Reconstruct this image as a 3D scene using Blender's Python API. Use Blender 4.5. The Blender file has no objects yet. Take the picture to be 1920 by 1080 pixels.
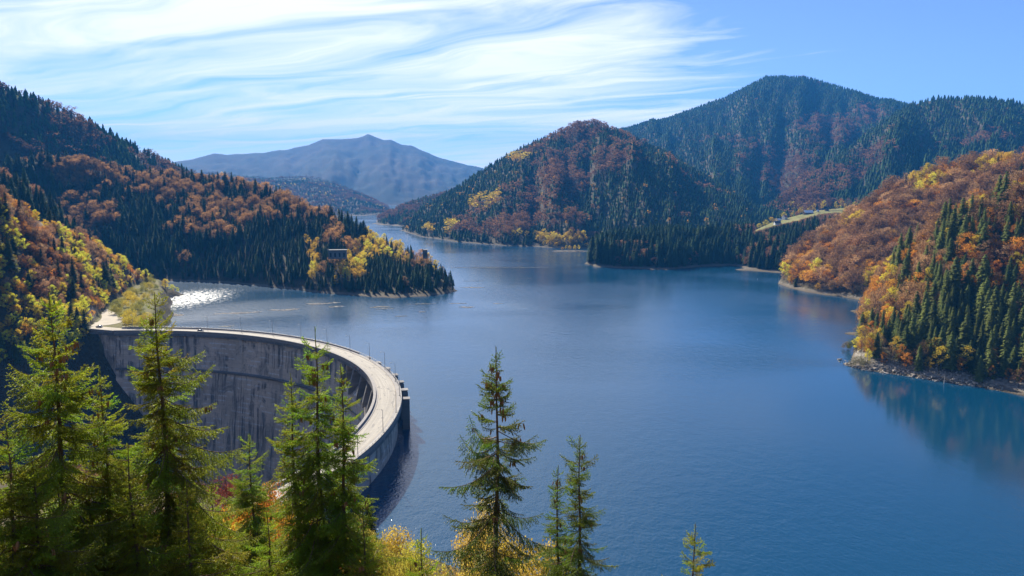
import bpy, math, random
import numpy as np

# ------------------------------------------------------------------ camera, sky, sun
SC = bpy.context.scene
COL = SC.collection
F_PX, PITCH, CAMZ = 1400.0, math.atan(185 / 1400.0), 107.0
HAZE = 8.2e-5
SUN_AZ, SUN_EL = math.radians(-25), math.radians(34)      # azimuth from +Y towards +X

cam_d = bpy.data.cameras.new('camera')
cam_d.sensor_width = 36.0
cam_d.lens = 36.0 * F_PX / 1920.0
cam_d.clip_start = 0.1
cam_d.clip_end = 60000
cam = bpy.data.objects.new('camera', cam_d)
cam.location = (0, 0, CAMZ)
cam.rotation_euler = (math.pi / 2 - PITCH, 0, 0)
COL.objects.link(cam)
SC.camera = cam
SC.view_settings.view_transform = 'Standard'
SC.view_settings.look = 'None'
SC.view_settings.gamma = 1
SC.view_settings.exposure = 1.18
SC.view_settings.use_curve_mapping = False
SC.render.engine = 'CYCLES'
SC.cycles.max_bounces = 8
SC.cycles.diffuse_bounces = 2
SC.cycles.glossy_bounces = 3
SC.cycles.transmission_bounces = 3
SC.cycles.volume_bounces = 0
SC.cycles.transparent_max_bounces = 8
SC.cycles.sample_clamp_indirect = 4
SC.cycles.use_denoising = True
SC.cycles.caustics_reflective = False
SC.cycles.caustics_refractive = False

sun_d = bpy.data.lights.new('sun', 'SUN')
sun_d.energy = 5.0
sun_d.angle = math.radians(0.53)
sun_d.color = (1.0, 0.92, 0.78)
sun = bpy.data.objects.new('sun', sun_d)
sun.rotation_euler = (math.pi / 2 - SUN_EL, 0, math.pi - SUN_AZ)
COL.objects.link(sun)


class NT:
    """small helper round a node tree"""
    def __init__(s, tree):
        s.t = tree
        tree.nodes.clear()

    def n(s, typ, props=None, **ins):
        nd = s.t.nodes.new(typ)
        for k, v in (props or {}).items():
            setattr(nd, k, v)
        for k, v in ins.items():
            key = int(k[1:]) if k[0] == 'i' and k[1:].isdigit() else k.replace('_', ' ')
            s.put(nd.inputs[key], v)
        return nd

    def put(s, sock, v):
        if isinstance(v, bpy.types.Node):
            v = v.outputs[0]
        if isinstance(v, bpy.types.NodeSocket):
            s.t.links.new(v, sock)
        else:
            if hasattr(sock.default_value, '__len__') and hasattr(v, '__len__') and len(sock.default_value) == 4 and len(v) == 3:
                v = (*v, 1)
            sock.default_value = v

    def math(s, op, a, b=0.0, c=0.0, clamp=False):
        return s.n('ShaderNodeMath', {'operation': op, 'use_clamp': clamp}, i0=a, i1=b, i2=c).outputs[0]

    def noise(s, vec, scale, detail=3, rough=0.5, dist=0.0, dim='3D'):
        nd = s.n('ShaderNodeTexNoise', {'noise_dimensions': dim}, Scale=scale, Detail=detail, Roughness=rough, Distortion=dist)
        if vec is not None:
            s.put(nd.inputs['Vector'], vec)
        return nd.outputs['Fac']

    def ramp(s, fac, stops, interp='LINEAR'):
        nd = s.n('ShaderNodeValToRGB', i0=fac)
        cr = nd.color_ramp
        cr.interpolation = interp
        while len(cr.elements) < len(stops):
            cr.elements.new(0.5)
        for e, (p, c) in zip(cr.elements, stops):
            e.position = p
            e.color = (c, c, c, 1) if not hasattr(c, '__len__') else (*c, 1)
        return nd.outputs[0]

    def mapr(s, v, a, b, c=0.0, d=1.0, smooth=False):
        return s.n('ShaderNodeMapRange', {'interpolation_type': 'SMOOTHSTEP' if smooth else 'LINEAR'}, i0=v, i1=a, i2=b, i3=c, i4=d).outputs[0]

    def mix(s, fac, a, b, mode='MIX'):
        nd = s.n('ShaderNodeMix', {'data_type': 'RGBA', 'blend_type': mode})
        s.put(nd.inputs[0], fac)
        s.put(nd.inputs[6], a)
        s.put(nd.inputs[7], b)
        return nd.outputs[2]

    def vmul(s, v, m):
        return s.n('ShaderNodeVectorMath', {'operation': 'MULTIPLY'}, i0=v, i1=m).outputs[0]


world = bpy.data.worlds.new('World')
SC.world = world
world.use_nodes = True
w = NT(world.node_tree)
sky = w.n('ShaderNodeTexSky', {'sky_type': 'NISHITA', 'sun_disc': False, 'sun_elevation': SUN_EL,
                               'sun_rotation': SUN_AZ, 'altitude': 2600, 'air_density': 1.0,
                               'dust_density': 0.3, 'ozone_density': 5.0})
tc = w.n('ShaderNodeTexCoord')
sep = w.n('ShaderNodeSeparateXYZ', i0=tc.outputs['Generated'])
zc = w.math('MAXIMUM', sep.outputs[2], 0.015)
# cirrus sheet: project the view direction on a level layer high above, then bend and stretch noise on it
u = w.math('DIVIDE', sep.outputs[0], w.math('ADD', zc, 0.05))
v = w.math('DIVIDE', sep.outputs[1], w.math('ADD', zc, 0.05))
lay = w.n('ShaderNodeCombineXYZ', i0=u, i1=v, i2=0.0)
rot = w.n('ShaderNodeMapping', {'vector_type': 'POINT'}, Vector=lay.outputs[0], Rotation=(0, 0, math.radians(26)))
warp = w.n('ShaderNodeTexNoise', {'noise_dimensions': '2D'}, Scale=0.35, Detail=3)
w.put(warp.inputs['Vector'], rot.outputs[0])
wv = w.n('ShaderNodeVectorMath', {'operation': 'MULTIPLY_ADD'}, i0=warp.outputs['Color'], i1=(1.6, 1.6, 0), i2=rot.outputs[0]).outputs[0]
st = w.vmul(wv, (0.32, 1.15, 1))
fine = w.noise(st, 1.5, 8, 0.58, 0.5, '2D')
broad = w.noise(w.vmul(wv, (0.25, 0.5, 1)), 0.55, 3, 0.5, 0, '2D')
# where the sheet lies: thick ahead and to the left, thinning to clear air on the right
az = w.math('ARCTAN2', sep.outputs[0], sep.outputs[1])
cover = w.mapr(az, math.radians(34), math.radians(-2), 0.0, 1.0, True)
cover_l = w.mapr(az, math.radians(-60), math.radians(-16), 0.62, 1.0, True)
elev = w.math('ARCSINE', sep.outputs[2])
hi = w.mapr(elev, math.radians(40), math.radians(14), 0.6, 1.0, True)
lo = w.mapr(elev, math.radians(0.3), math.radians(2.5), 0.80, 1.0, True)
cov = w.math('MULTIPLY', w.math('MULTIPLY', cover, cover_l), w.math('MULTIPLY', hi, lo))
dens = w.math('ADD', w.math('MULTIPLY', fine, 0.85), w.math('MULTIPLY', broad, 0.45))
thr = w.math('SUBTRACT', dens, w.mapr(cov, 0.0, 1.0, 0.80, 0.51))
cl = w.mapr(thr, -0.05, 0.26, 0.0, 1.0)
# near the sun the thin ice cloud shines
cloud_col = (8.0, 8.1, 8.3, 1)
skyc = w.mix(1.0, w.n('ShaderNodeHueSaturation', Saturation=0.94, Value=1.0, Color=sky.outputs[0]).outputs[0], (0.82, 0.84, 1.0), 'MULTIPLY')
mixc = w.mix(w.math('MULTIPLY', cl, 0.9), skyc, cloud_col)
bg = w.n('ShaderNodeBackground', Color=mixc, Strength=0.078)
w.n('ShaderNodeOutputWorld', i0=bg.outputs[0])

# ------------------------------------------------------------------ projection helpers
CP, SP = math.cos(PITCH), math.sin(PITCH)


def pix_dir(x, y):
    a, b = (x - 960) / F_PX, (540 - y) / F_PX
    d = (a, CP + b * SP, -SP + b * CP)
    h = math.hypot(d[0], d[1])
    return math.atan2(d[0], d[1]), d[2] / h        # azimuth, tangent of elevation


def at_z(x, y, z=0.0):
    """point where the line of sight through a photo point meets height z"""
    th, t = pix_dir(x, y)
    r = (z - CAMZ) / t
    return r * math.sin(th), r * math.cos(th)


def at_r(x, y, r):
    th, t = pix_dir(x, y)
    return r * math.sin(th), r * math.cos(th), CAMZ + r * t


def project(X, Y, Z):
    d = Y * CP - (Z - CAMZ) * SP
    up = Y * SP + (Z - CAMZ) * CP
    d = np.where(d < 1, 1, d)
    return 960 + F_PX * X / d, 540 - F_PX * up / d


# ------------------------------------------------------------------ noise in numpy
def _hash(ix, iy, seed):
    h = (ix.astype(np.int64) * 374761393 + iy.astype(np.int64) * 668265263 + seed * 1442695041) & 0xffffffff
    h = ((h ^ (h >> 13)) * 1274126177) & 0xffffffff
    return ((h ^ (h >> 16)) & 0xffff) / 65535.0


def vnoise(x, y, seed=0):
    ix, iy = np.floor(x), np.floor(y)
    fx, fy = x - ix, y - iy
    fx = fx * fx * (3 - 2 * fx)
    fy = fy * fy * (3 - 2 * fy)
    a, b = _hash(ix, iy, seed), _hash(ix + 1, iy, seed)
    c, d = _hash(ix, iy + 1, seed), _hash(ix + 1, iy + 1, seed)
    return (a + (b - a) * fx) * (1 - fy) + (c + (d - c) * fx) * fy


def fbm(x, y, seed=0, o=4):
    s, a, t = 0.0, 1.0, 0.0
    for k in range(o):
        s = s + a * (vnoise(x, y, seed + k * 17) - 0.5)
        t += a
        a *= 0.5
        x, y = x * 2.03, y * 2.03
    return s / t * 2


# ------------------------------------------------------------------ terrain
DC = (-243.0, 295.0)                       # centre of the dam's arc
R_OUT, R_IN, ROADZ = 195.0, 184.0, 15.0
PHI0, PHI1 = math.radians(101), math.radians(-36)


class Layer:
    """a hill: foot line and crest line given by bearing; a profile rises between them and falls behind"""
    def __init__(s, name, crest, shore=None, foot=None, tree=18, back=0.35, spur=0.10, k=26, small=3.0, shape=0.0, seed=1, front=0.30):
        s.name, s.back, s.spur, s.k, s.small, s.shape, s.seed, s.front = name, back, spur, k, small, shape, seed, front
        th, r, z = [], [], []
        for x, y, rr in crest:
            a, t = pix_dir(x, y + tree * 0.8 * F_PX / rr)
            th.append(a); r.append(rr); z.append(CAMZ + rr * t)
        s.ct, s.cr, s.cz = map(np.array, (th, r, z))
        th, r, z = [], [], []
        if shore:
            for x, y in shore:
                a, t = pix_dir(x, y)
                th.append(a); r.append(-CAMZ / t); z.append(0.0)
        else:
            for x, rr, zz in foot:
                a, t = pix_dir(x, 450)
                th.append(a); r.append(rr); z.append(zz)
        s.bt, s.br, s.bz = map(np.array, (th, r, z))
        s.lo, s.hi = max(s.ct[0], -9), s.ct[-1]

    def ev(s, th, r, X, Y, openl=True, openr=True):
        cr = np.interp(th, s.ct, s.cr); cz = np.interp(th, s.ct, s.cz)
        br = np.interp(th, s.bt, s.br); bz = np.interp(th, s.bt, s.bz)
        wob = fbm(th * 60, r * 0 + s.seed, s.seed + 50, 3)
        br = br * (1 + 0.006 * wob)
        cr = np.maximum(cr, br + 4)
        t = np.clip((r - br) / (cr - br), 0, 1)
        g = t + s.shape * (t * t * (3 - 2 * t) - t)
        z = bz + (cz - bz) * g
        win = np.sin(np.pi * t) ** 0.8
        z = z + win * (cz - bz) * s.spur * fbm(th * s.k, t * 1.4 + s.seed * 3.1, s.seed, 4)
        z = z + np.minimum(win * 2, 1) * s.small * fbm(X / 70, Y / 70, s.seed + 9, 4)
        z = np.where(r > cr, cz - (r - cr) * s.back, z)
        z = np.where(r < br, bz - (br - r) * s.front, z)
        # past its ends the hill sinks away
        for lim, sg, op in ((s.ct[0], -1, openl), (s.ct[-1], 1, openr)):
            if not op:
                over = np.maximum((th - lim) * sg, 0) * r
                z = z - over * 0.5
        return z, t


LAYERS = [
    ('left_mountain', Layer('left_mountain', [(-300, 40, 1500), (0, 152, 1600), (60, 174, 1640), (100, 190, 1680), (200, 240, 1750), (250, 268, 1800), (330, 305, 1900), (380, 332, 1950), (430, 350, 2000), (480, 385, 2000), (560, 422, 2000), (640, 440, 1950)],
        foot=[(-300, 1250, 10), (300, 1350, 5), (640, 1500, -20)], k=30, spur=0.16, small=6, seed=3, front=0.6), True, False),
    ('peninsula_hill', Layer('peninsula_hill', [(-300, 300, 1200), (0, 305, 1240), (70, 285, 1270), (160, 297, 1290), (260, 318, 1300), (330, 325, 1300), (400, 330, 1280), (450, 335, 1250), (500, 350, 1200), (540, 362, 1150), (580, 385, 1100), (640, 402, 1050), (700, 428, 1000), (740, 445, 950), (790, 470, 900), (830, 488, 865), (848, 508, 830), (857, 530, 800)],
        shore=[(-300, 520), (300, 526), (400, 529), (500, 538), (600, 549), (680, 556), (740, 559), (800, 556), (840, 550), (857, 545)], k=34, spur=0.13, small=4, shape=-0.3, seed=5), True, False),
    ('green_slope', Layer('green_slope', [(-300, 230, 900), (0, 322, 940), (60, 342, 940), (110, 385, 930), (140, 425, 900), (170, 470, 880), (220, 515, 870)],
        foot=[(-300, 650, 0), (220, 800, 0)], k=22, spur=0.06, seed=7, front=1.0), True, False),
    ('orange_slope', Layer('orange_slope', [(-300, 250, 610), (0, 355, 640), (70, 398, 680), (120, 425, 710), (180, 446, 750), (230, 482, 790), (255, 505, 825)],
        foot=[(-300, 500, 15), (0, 532, 15), (100, 545, 15), (150, 562, 15), (165, 585, 15), (172, 612, 15), (196, 670, 15), (226, 745, 15), (250, 812, 15)], tree=9, k=36, spur=0.08, small=4, seed=9, front=1.0), True, False),
    ('middle_hill', Layer('middle_hill', [(742, 430, 2080), (760, 412, 2100), (790, 385, 2150), (850, 348, 2200), (900, 316, 2250), (950, 286, 2250), (1000, 262, 2250), (1040, 245, 2250), (1080, 228, 2250), (1110, 224, 2250), (1150, 236, 2250), (1190, 252, 2250), (1240, 275, 2250), (1290, 303, 2200), (1340, 330, 2150), (1380, 355, 2050), (1415, 380, 1950), (1440, 405, 1900)],
        shore=[(742, 431), (790, 444), (850, 453), (900, 458), (960, 461), (1000, 463), (1060, 466), (1120, 466), (1200, 470), (1300, 470), (1440, 465)], k=34, spur=0.30, small=12, seed=11), False, False),
    ('far_spur', Layer('far_spur', [(690, 420, 2450), (700, 409, 2600), (740, 388, 2700), (771, 374, 2750), (815, 362, 2800), (870, 347, 2900), (950, 335, 2900), (1100, 330, 2900)],
        shore=[(690, 421), (740, 424), (760, 425), (1100, 425)], k=26, spur=0.12, small=8, seed=13), False, True),
    ('foothill', Layer('foothill', [(250, 345, 4300), (400, 322, 4500), (500, 334, 4500), (560, 330, 4600), (600, 333, 4600), (640, 346, 4500), (700, 372, 4300), (745, 396, 4200), (800, 410, 4000)],
        foot=[(250, 3000, -5), (800, 3100, -5)], tree=10, k=40, spur=0.2, small=14, seed=15), True, False),
    ('far_mountain', Layer('far_mountain', [(200, 320, 8200), (359, 298, 8200), (402, 286, 8200), (449, 288, 8300), (509, 283, 8400), (552, 275, 8500), (579, 270, 8500), (605, 259, 8500), (640, 259, 8500), (668, 257, 8500), (680, 254, 8500), (690, 249, 8500), (704, 255, 8500), (720, 261, 8500), (733, 260, 8500), (754, 270, 8500), (773, 272, 8500), (790, 281, 8500), (827, 295, 8500), (871, 306, 8500), (907, 315, 8400), (1000, 345, 8400)],
        foot=[(200, 5200, 0), (1000, 5200, 0)], tree=4, k=30, spur=0.24, small=30, seed=17), True, True),
    ('right_mountain', Layer('right_mountain', [(900, 420, 4200), (960, 370, 4200), (1040, 300, 4200), (1100, 262, 4200), (1170, 238, 4200), (1250, 220, 4200), (1300, 201, 4200), (1360, 179, 4200), (1400, 160, 4200), (1435, 141, 4200), (1470, 140, 4200), (1500, 141, 4200), (1520, 143, 4200), (1560, 156, 4200), (1640, 180, 4000), (1690, 191, 3900), (1760, 205, 3900), (1920, 240, 3900), (2200, 250, 3900)],
        foot=[(900, 2500, -10), (1000, 2300, 20), (1400, 2000, 25), (2200, 2100, 40)], k=30, spur=0.24, small=18, shape=0.3, seed=19), False, True),
    ('right_shoulder', Layer('right_shoulder', [(1430, 392, 1950), (1500, 345, 2200), (1560, 300, 2400), (1620, 250, 2600), (1680, 206, 2800), (1720, 187, 2900), (1760, 179, 2900), (1840, 179, 2900), (1920, 189, 2900), (2200, 200, 2900)],
        foot=[(1430, 1750, 28), (2200, 1700, 40)], k=32, spur=0.26, small=14, seed=21), False, True),
    ('wooded_headland', Layer('wooded_headland', [(1106, 490, 1075), (1116, 478, 1090), (1140, 470, 1120), (1200, 462, 1150), (1280, 460, 1180), (1350, 455, 1220), (1400, 440, 1350), (1450, 416, 1520), (1530, 395, 1640), (1600, 388, 1720), (1700, 380, 1780), (1900, 372, 1800)],
        shore=[(1106, 496), (1116, 500), (1150, 503), (1250, 506), (1300, 502), (1370, 498), (1385, 500), (1410, 508), (1455, 512), (1500, 515), (1900, 530)], tree=0, k=30, spur=0.05, small=2, back=0.06, seed=23), False, True),
    ('beech_hill', Layer('beech_hill', [(1452, 515, 880), (1465, 496, 910), (1480, 478, 930), (1500, 456, 960), (1560, 414, 1000), (1620, 380, 1020), (1680, 340, 1050), (1750, 312, 1060), (1830, 293, 1050), (1920, 285, 1000), (2200, 260, 950)],
        shore=[(1450, 531), (1480, 541), (1520, 549), (1560, 555), (1600, 560), (1625, 566), (1700, 575), (1920, 590), (2200, 600)], tree=20, k=34, spur=0.14, small=3, seed=25), False, True),
    ('spruce_hill', Layer('spruce_hill', [(1566, 664, 482), (1585, 652, 500), (1602, 610, 550), (1615, 572, 610), (1640, 510, 630), (1700, 445, 650), (1800, 378, 670), (1920, 328, 680), (2200, 260, 680)],
        shore=[(1563, 672), (1590, 688), (1640, 697), (1700, 706), (1760, 715), (1830, 724), (1920, 742), (2200, 790)], tree=20, k=34, spur=0.12, small=2.5, seed=27, back=0.5), False, True),
]
LNAMES = [l[0] for l in LAYERS] + ['near_slope', 'shelf', 'bed']
NEAR = [(-400, 860), (0, 880), (400, 905), (560, 945), (700, 990), (800, 1030), (1000, 1100), (1100, 1150), (2300, 1200)]
NTH = np.array([pix_dir(x, y)[0] for x, y in NEAR])
NTA = np.array([-pix_dir(x, y)[1] for x, y in NEAR])
SHE = [(-400, 645), (0, 632), (100, 622), (150, 617), (230, 615), (320, 613)]
STH = np.array([pix_dir(x, y)[0] for x, y in SHE])
SHR = np.array([(CAMZ - ROADZ) / -pix_dir(x, y)[1] for x, y in SHE])
TH_EDGE = pix_dir(297, 560)[0]
BUMPS = [(1612, 585, 9, 14, 1.0), (1604, 626, 10, 9, 0.8), (1068, 471, 42, 22, 1.6), (1062, 463, 60, 40, 3.0), (1412, 506, 30, 20, 2)]
BUMPW = [(*at_z(x, y), rx, ry, h) for x, y, rx, ry, h in BUMPS]


def terrain(X, Y):
    X = np.asarray(X, float); Y = np.asarray(Y, float)
    r = np.hypot(X, Y) + 1e-6
    th = np.arctan2(X, Y)
    zs, ts = [], []
    for nm, L, ol, orr in LAYERS:
        z, t = L.ev(th, r, X, Y, ol, orr)
        side = np.maximum(np.abs(th) - math.radians(75), 0)
        zs.append(np.where(r > 60, z, -60) - side * r * 0.5); ts.append(t)
    # the slope the camera stands on
    dep = np.interp(th, NTH, NTA)
    clear = np.interp(r, [0, 2.5, 9, 40, 90, 170], [1.7, 1.7, 7.5, 8.5, 4.0, 3.0])
    zn = CAMZ - r * dep - clear
    gorge = np.clip((math.radians(-14) - th) / math.radians(6), 0, 1)
    zn = zn - np.maximum(r - 235, 0) * (0.15 + 0.7 * gorge) - np.maximum(r - 200, 0) * 0.1
    zn = zn + np.clip((r - 4) / 20, 0, 1) * 1.0 * fbm(X / 14, Y / 14, 77, 3)
    backk = np.clip((np.abs(th) - math.radians(55)) / math.radians(60), 0, 1)
    zback = CAMZ - 1.7 - 2 * np.clip(r / 20, 0, 1) + np.minimum(r, 900) * 0.34 + 10 * fbm(X / 90, Y / 90, 78, 3) * np.clip(r / 60, 0, 1)
    zn = zn * (1 - backk) + zback * backk
    zs.append(np.maximum(zn, -90)); ts.append(r * 0)
    # level shelf with the road at the dam's left end, and the bank under it
    rn = np.interp(th, STH, SHR)
    inside = np.hypot(X - DC[0], Y - DC[1]) < R_OUT - 5
    zsf = ROADZ - 0.05 - np.maximum(rn - r, 0) * 0.5 - np.maximum(X + 278, 0) * 1.25 * inside
    the_ = np.interp(r, [500, 545, 600, 700, 900], [pix_dir(270, 600)[0], pix_dir(272, 590)[0], pix_dir(279, 565)[0], pix_dir(297, 540)[0], pix_dir(300, 520)[0]]) + .004 * fbm(r / 25, r * 0, 91, 3)
    the_ = np.where(r < 505, TH_EDGE + .01, the_)
    zsf = zsf - np.maximum(th - the_, 0) * r * 1.5
    zsf = np.where(inside | (r < rn), zsf + np.clip((ROADZ - zsf) / 10, 0, 1) * 3 * fbm(X / 20, Y / 20, 81, 3), zsf)
    zsf = zsf - np.maximum(r - 850, 0) * 0.5
    zs.append(np.maximum(zsf, -90)); ts.append(r * 0)
    bed = np.full(r.shape, -35.0) - 55 * np.clip((R_OUT - 8 - np.hypot(X - DC[0], Y - DC[1])) / 6, 0, 1)
    for bx, by, rx, ry, h in BUMPW:
        q = ((X - bx) / rx) ** 2 + ((Y - by) / ry) ** 2
        bed = np.maximum(bed, h * 1.6 * (1 - q) - 0.6 * h)
    far = np.clip((r - 2500) / 1500, 0, 1) * np.clip((np.abs(th) - math.radians(38)) / 0.2, 0, 1)
    bed = np.where(far > 0, np.maximum(bed, far * (200 + 250 * fbm(X / 1500, Y / 1500, 83, 4)) - 35), bed)
    bed = np.where(r > 9500, np.maximum(bed, 20), bed)
    zs.append(bed); ts.append(r * 0)
    zs = np.array(zs)
    i = zs.argmax(0)
    z = np.take_along_axis(zs, i[None], 0)[0]
    t = np.take_along_axis(np.array(ts), i[None], 0)[0]
    return z, i, t


def ground(x, y):
    return float(terrain(np.array([x]), np.array([y]))[0][0])


# ------------------------------------------------------------------ mesh and object helpers
def mesh_np(name, V, Fc, mats=(), fmat=None, smooth=False, uv=None):
    """Fc: array (n,3) or (n,4)"""
    V = np.asarray(V, np.float32); Fc = np.asarray(Fc, np.int32)
    me = bpy.data.meshes.new(name)
    k = Fc.shape[1]
    me.vertices.add(len(V)); me.vertices.foreach_set('co', V.ravel())
    me.loops.add(Fc.size); me.loops.foreach_set('vertex_index', Fc.ravel())
    me.polygons.add(len(Fc)); me.polygons.foreach_set('loop_start', np.arange(len(Fc), dtype=np.int32) * k)
    if smooth:
        me.polygons.foreach_set('use_smooth', np.ones(len(Fc), bool))
    for m in mats:
        me.materials.append(m)
    if fmat is not None:
        me.polygons.foreach_set('material_index', np.asarray(fmat, np.int32))
    if uv is not None:
        ul = me.uv_layers.new(name='UVMap')
        ul.data.foreach_set('uv', np.asarray(uv, np.float32)[Fc.ravel()].ravel())
    me.update(calc_edges=True)
    me.validate()
    return me


class MB:
    """collects polygons, builds one mesh"""
    def __init__(s):
        s.v, s.f, s.m = [], [], []

    def add(s, vs, fs, m=0):
        b = len(s.v)
        s.v += [tuple(p) for p in vs]
        s.f += [tuple(i + b for i in f) for f in fs]
        s.m += [m] * len(fs)

    def box(s, c, d, rz=0.0, m=0, taper=1.0, ry=0.0):
        hx, hy, hz = d[0] / 2, d[1] / 2, d[2] / 2
        vs = []
        for sx, sy, sz in ((-1, -1, -1), (1, -1, -1), (1, 1, -1), (-1, 1, -1), (-1, -1, 1), (1, -1, 1), (1, 1, 1), (-1, 1, 1)):
            q = taper if sz > 0 else 1.0
            x, y, z = sx * hx * q, sy * hy * q, sz * hz
            if ry:
                x, z = x * math.cos(ry) + z * math.sin(ry), -x * math.sin(ry) + z * math.cos(ry)
            vs.append((c[0] + x * math.cos(rz) - y * math.sin(rz), c[1] + x * math.sin(rz) + y * math.cos(rz), c[2] + z))
        s.add(vs, ((3, 2, 1, 0), (4, 5, 6, 7), (0, 1, 5, 4), (1, 2, 6, 5), (2, 3, 7, 6), (3, 0, 4, 7)), m)

    def tube(s, pts, rad, n=5, m=0, cap=True):
        pts = [np.array(p, float) for p in pts]
        rings = []
        for i, p in enumerate(pts):
            d = pts[min(i + 1, len(pts) - 1)] - pts[max(i - 1, 0)]
            d = d / (np.linalg.norm(d) + 1e-9)
            a = np.cross(d, (0, 0, 1) if abs(d[2]) < 0.9 else (1, 0, 0)); a /= np.linalg.norm(a)
            b = np.cross(d, a)
            r = rad[i] if hasattr(rad, '__len__') else rad
            rings.append([p + r * (a * math.cos(2 * math.pi * k / n) + b * math.sin(2 * math.pi * k / n)) for k in range(n)])
        vs = [q for g in rings for q in g]
        fs = [(i * n + k, i * n + (k + 1) % n, (i + 1) * n + (k + 1) % n, (i + 1) * n + k) for i in range(len(pts) - 1) for k in range(n)]
        if cap:
            fs += [tuple(range(n - 1, -1, -1)), tuple(range((len(pts) - 1) * n, len(pts) * n))]
        s.add(vs, fs, m)

    def mesh(s, name, mats, smooth=False):
        me = bpy.data.meshes.new(name)
        me.from_pydata(s.v, [], s.f)
        for m in mats:
            me.materials.append(m)
        me.polygons.foreach_set('material_index', np.array(s.m, np.int32))
        if smooth:
            me.polygons.foreach_set('use_smooth', np.ones(len(s.f), bool))
        me.update()
        return me


def link(name, data, parent=None, loc=None):
    o = bpy.data.objects.new(name, data)
    if loc is not None:
        o.location = loc
    if parent is not None:
        o.parent = parent
    COL.objects.link(o)
    return o


def tag(o, label, cat=None, group=None, kind=None):
    o['label'] = label
    if cat: o['category'] = cat
    if group: o['group'] = group
    if kind: o['kind'] = kind
    return o


def thing(name, loc, label, cat, group=None, rz=0.0):
    o = link(name, None, None, loc)
    o.rotation_euler = (0, 0, rz)
    return tag(o, label, cat, group)


# ------------------------------------------------------------------ materials
def mat(name):
    m = bpy.data.materials.new(name)
    m.use_nodes = True
    return m, NT(m.node_tree)


def simple(name, col, rough=0.7, metal=0.0, var=0.15, scale=3.0, bump=0.0):
    m, t = mat(name)
    co = t.n('ShaderNodeTexCoord').outputs['Object']
    nz = t.noise(co, scale, 4)
    c = t.mix(nz, tuple(x * (1 - var) for x in col), tuple(min(1, x * (1 + var)) for x in col))
    b = t.n('ShaderNodeBsdfPrincipled', Base_Color=c, Roughness=rough, Metallic=metal)
    if bump:
        t.put(b.inputs['Normal'], t.n('ShaderNodeBump', Strength=bump, Distance=0.1, Height=nz).outputs[0])
    t.n('ShaderNodeOutputMaterial', i0=b.outputs[0])
    return m


def leaf_mat(name, transl=0.35, var=0.35, scale=0.6, tint=True, col=(0.1, 0.1, 0.1), rough=0.8, spec=0.05):
    """foliage: colour from the tree's own tint, lightly varied leaf by leaf, partly translucent"""
    m, t = mat(name)
    if tint:
        base = t.n('ShaderNodeAttribute', {'attribute_type': 'INSTANCER', 'attribute_name': 'tint'}).outputs['Color']
    else:
        base = t.n('ShaderNodeRGB').outputs[0]
        base.node.outputs[0].default_value = (*col, 1)
    co = t.n('ShaderNodeTexCoord').outputs['Object']
    nz = t.noise(co, scale, 3, 0.7)
    k = t.mapr(nz, 0.3, 0.7, 1 - var, 1 + var)
    isl = t.n('ShaderNodeNewGeometry').outputs['Random Per Island']
    k = t.math('MULTIPLY', k, t.mapr(isl, 0, 1, 0.75, 1.3))
    c = t.n('ShaderNodeVectorMath', {'operation': 'SCALE'}, i0=base, Scale=k).outputs[0]
    hs = t.n('ShaderNodeHueSaturation', Hue=t.mapr(nz, 0.3, 0.7, 0.485, 0.515), Color=c).outputs[0]
    d = t.n('ShaderNodeBsdfPrincipled', Base_Color=hs, Roughness=rough)
    d.inputs['Specular IOR Level'].default_value = spec
    tr = t.n('ShaderNodeBsdfTranslucent', Color=hs)
    mx = t.n('ShaderNodeMixShader', i0=transl, i1=d.outputs[0], i2=tr.outputs[0])
    t.n('ShaderNodeOutputMaterial', i0=mx.outputs[0])
    return m


M_LEAF = leaf_mat('autumn leaves', 0.55, 0.3, 0.5)
M_NEEDLE = leaf_mat('spruce needles', 0.30, 0.3, 0.5)
M_BARK = simple('grey brown bark', (0.05, 0.04, 0.032), 0.9, var=0.4, scale=8)
M_NEARBARK = simple('brown spruce bark', (0.16, 0.10, 0.06), 0.9, var=0.5, scale=25, bump=0.6)
M_CONE = simple('ripe spruce cone', (0.33, 0.155, 0.055), 0.6, var=0.35, scale=60)
M_FGNEEDLE = leaf_mat('near spruce needles', 0.5, 0.3, 6.0, True, rough=0.45, spec=0.3)
M_FGLEAF = leaf_mat('near shrub leaves', 0.5, 0.35, 2.0)


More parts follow.
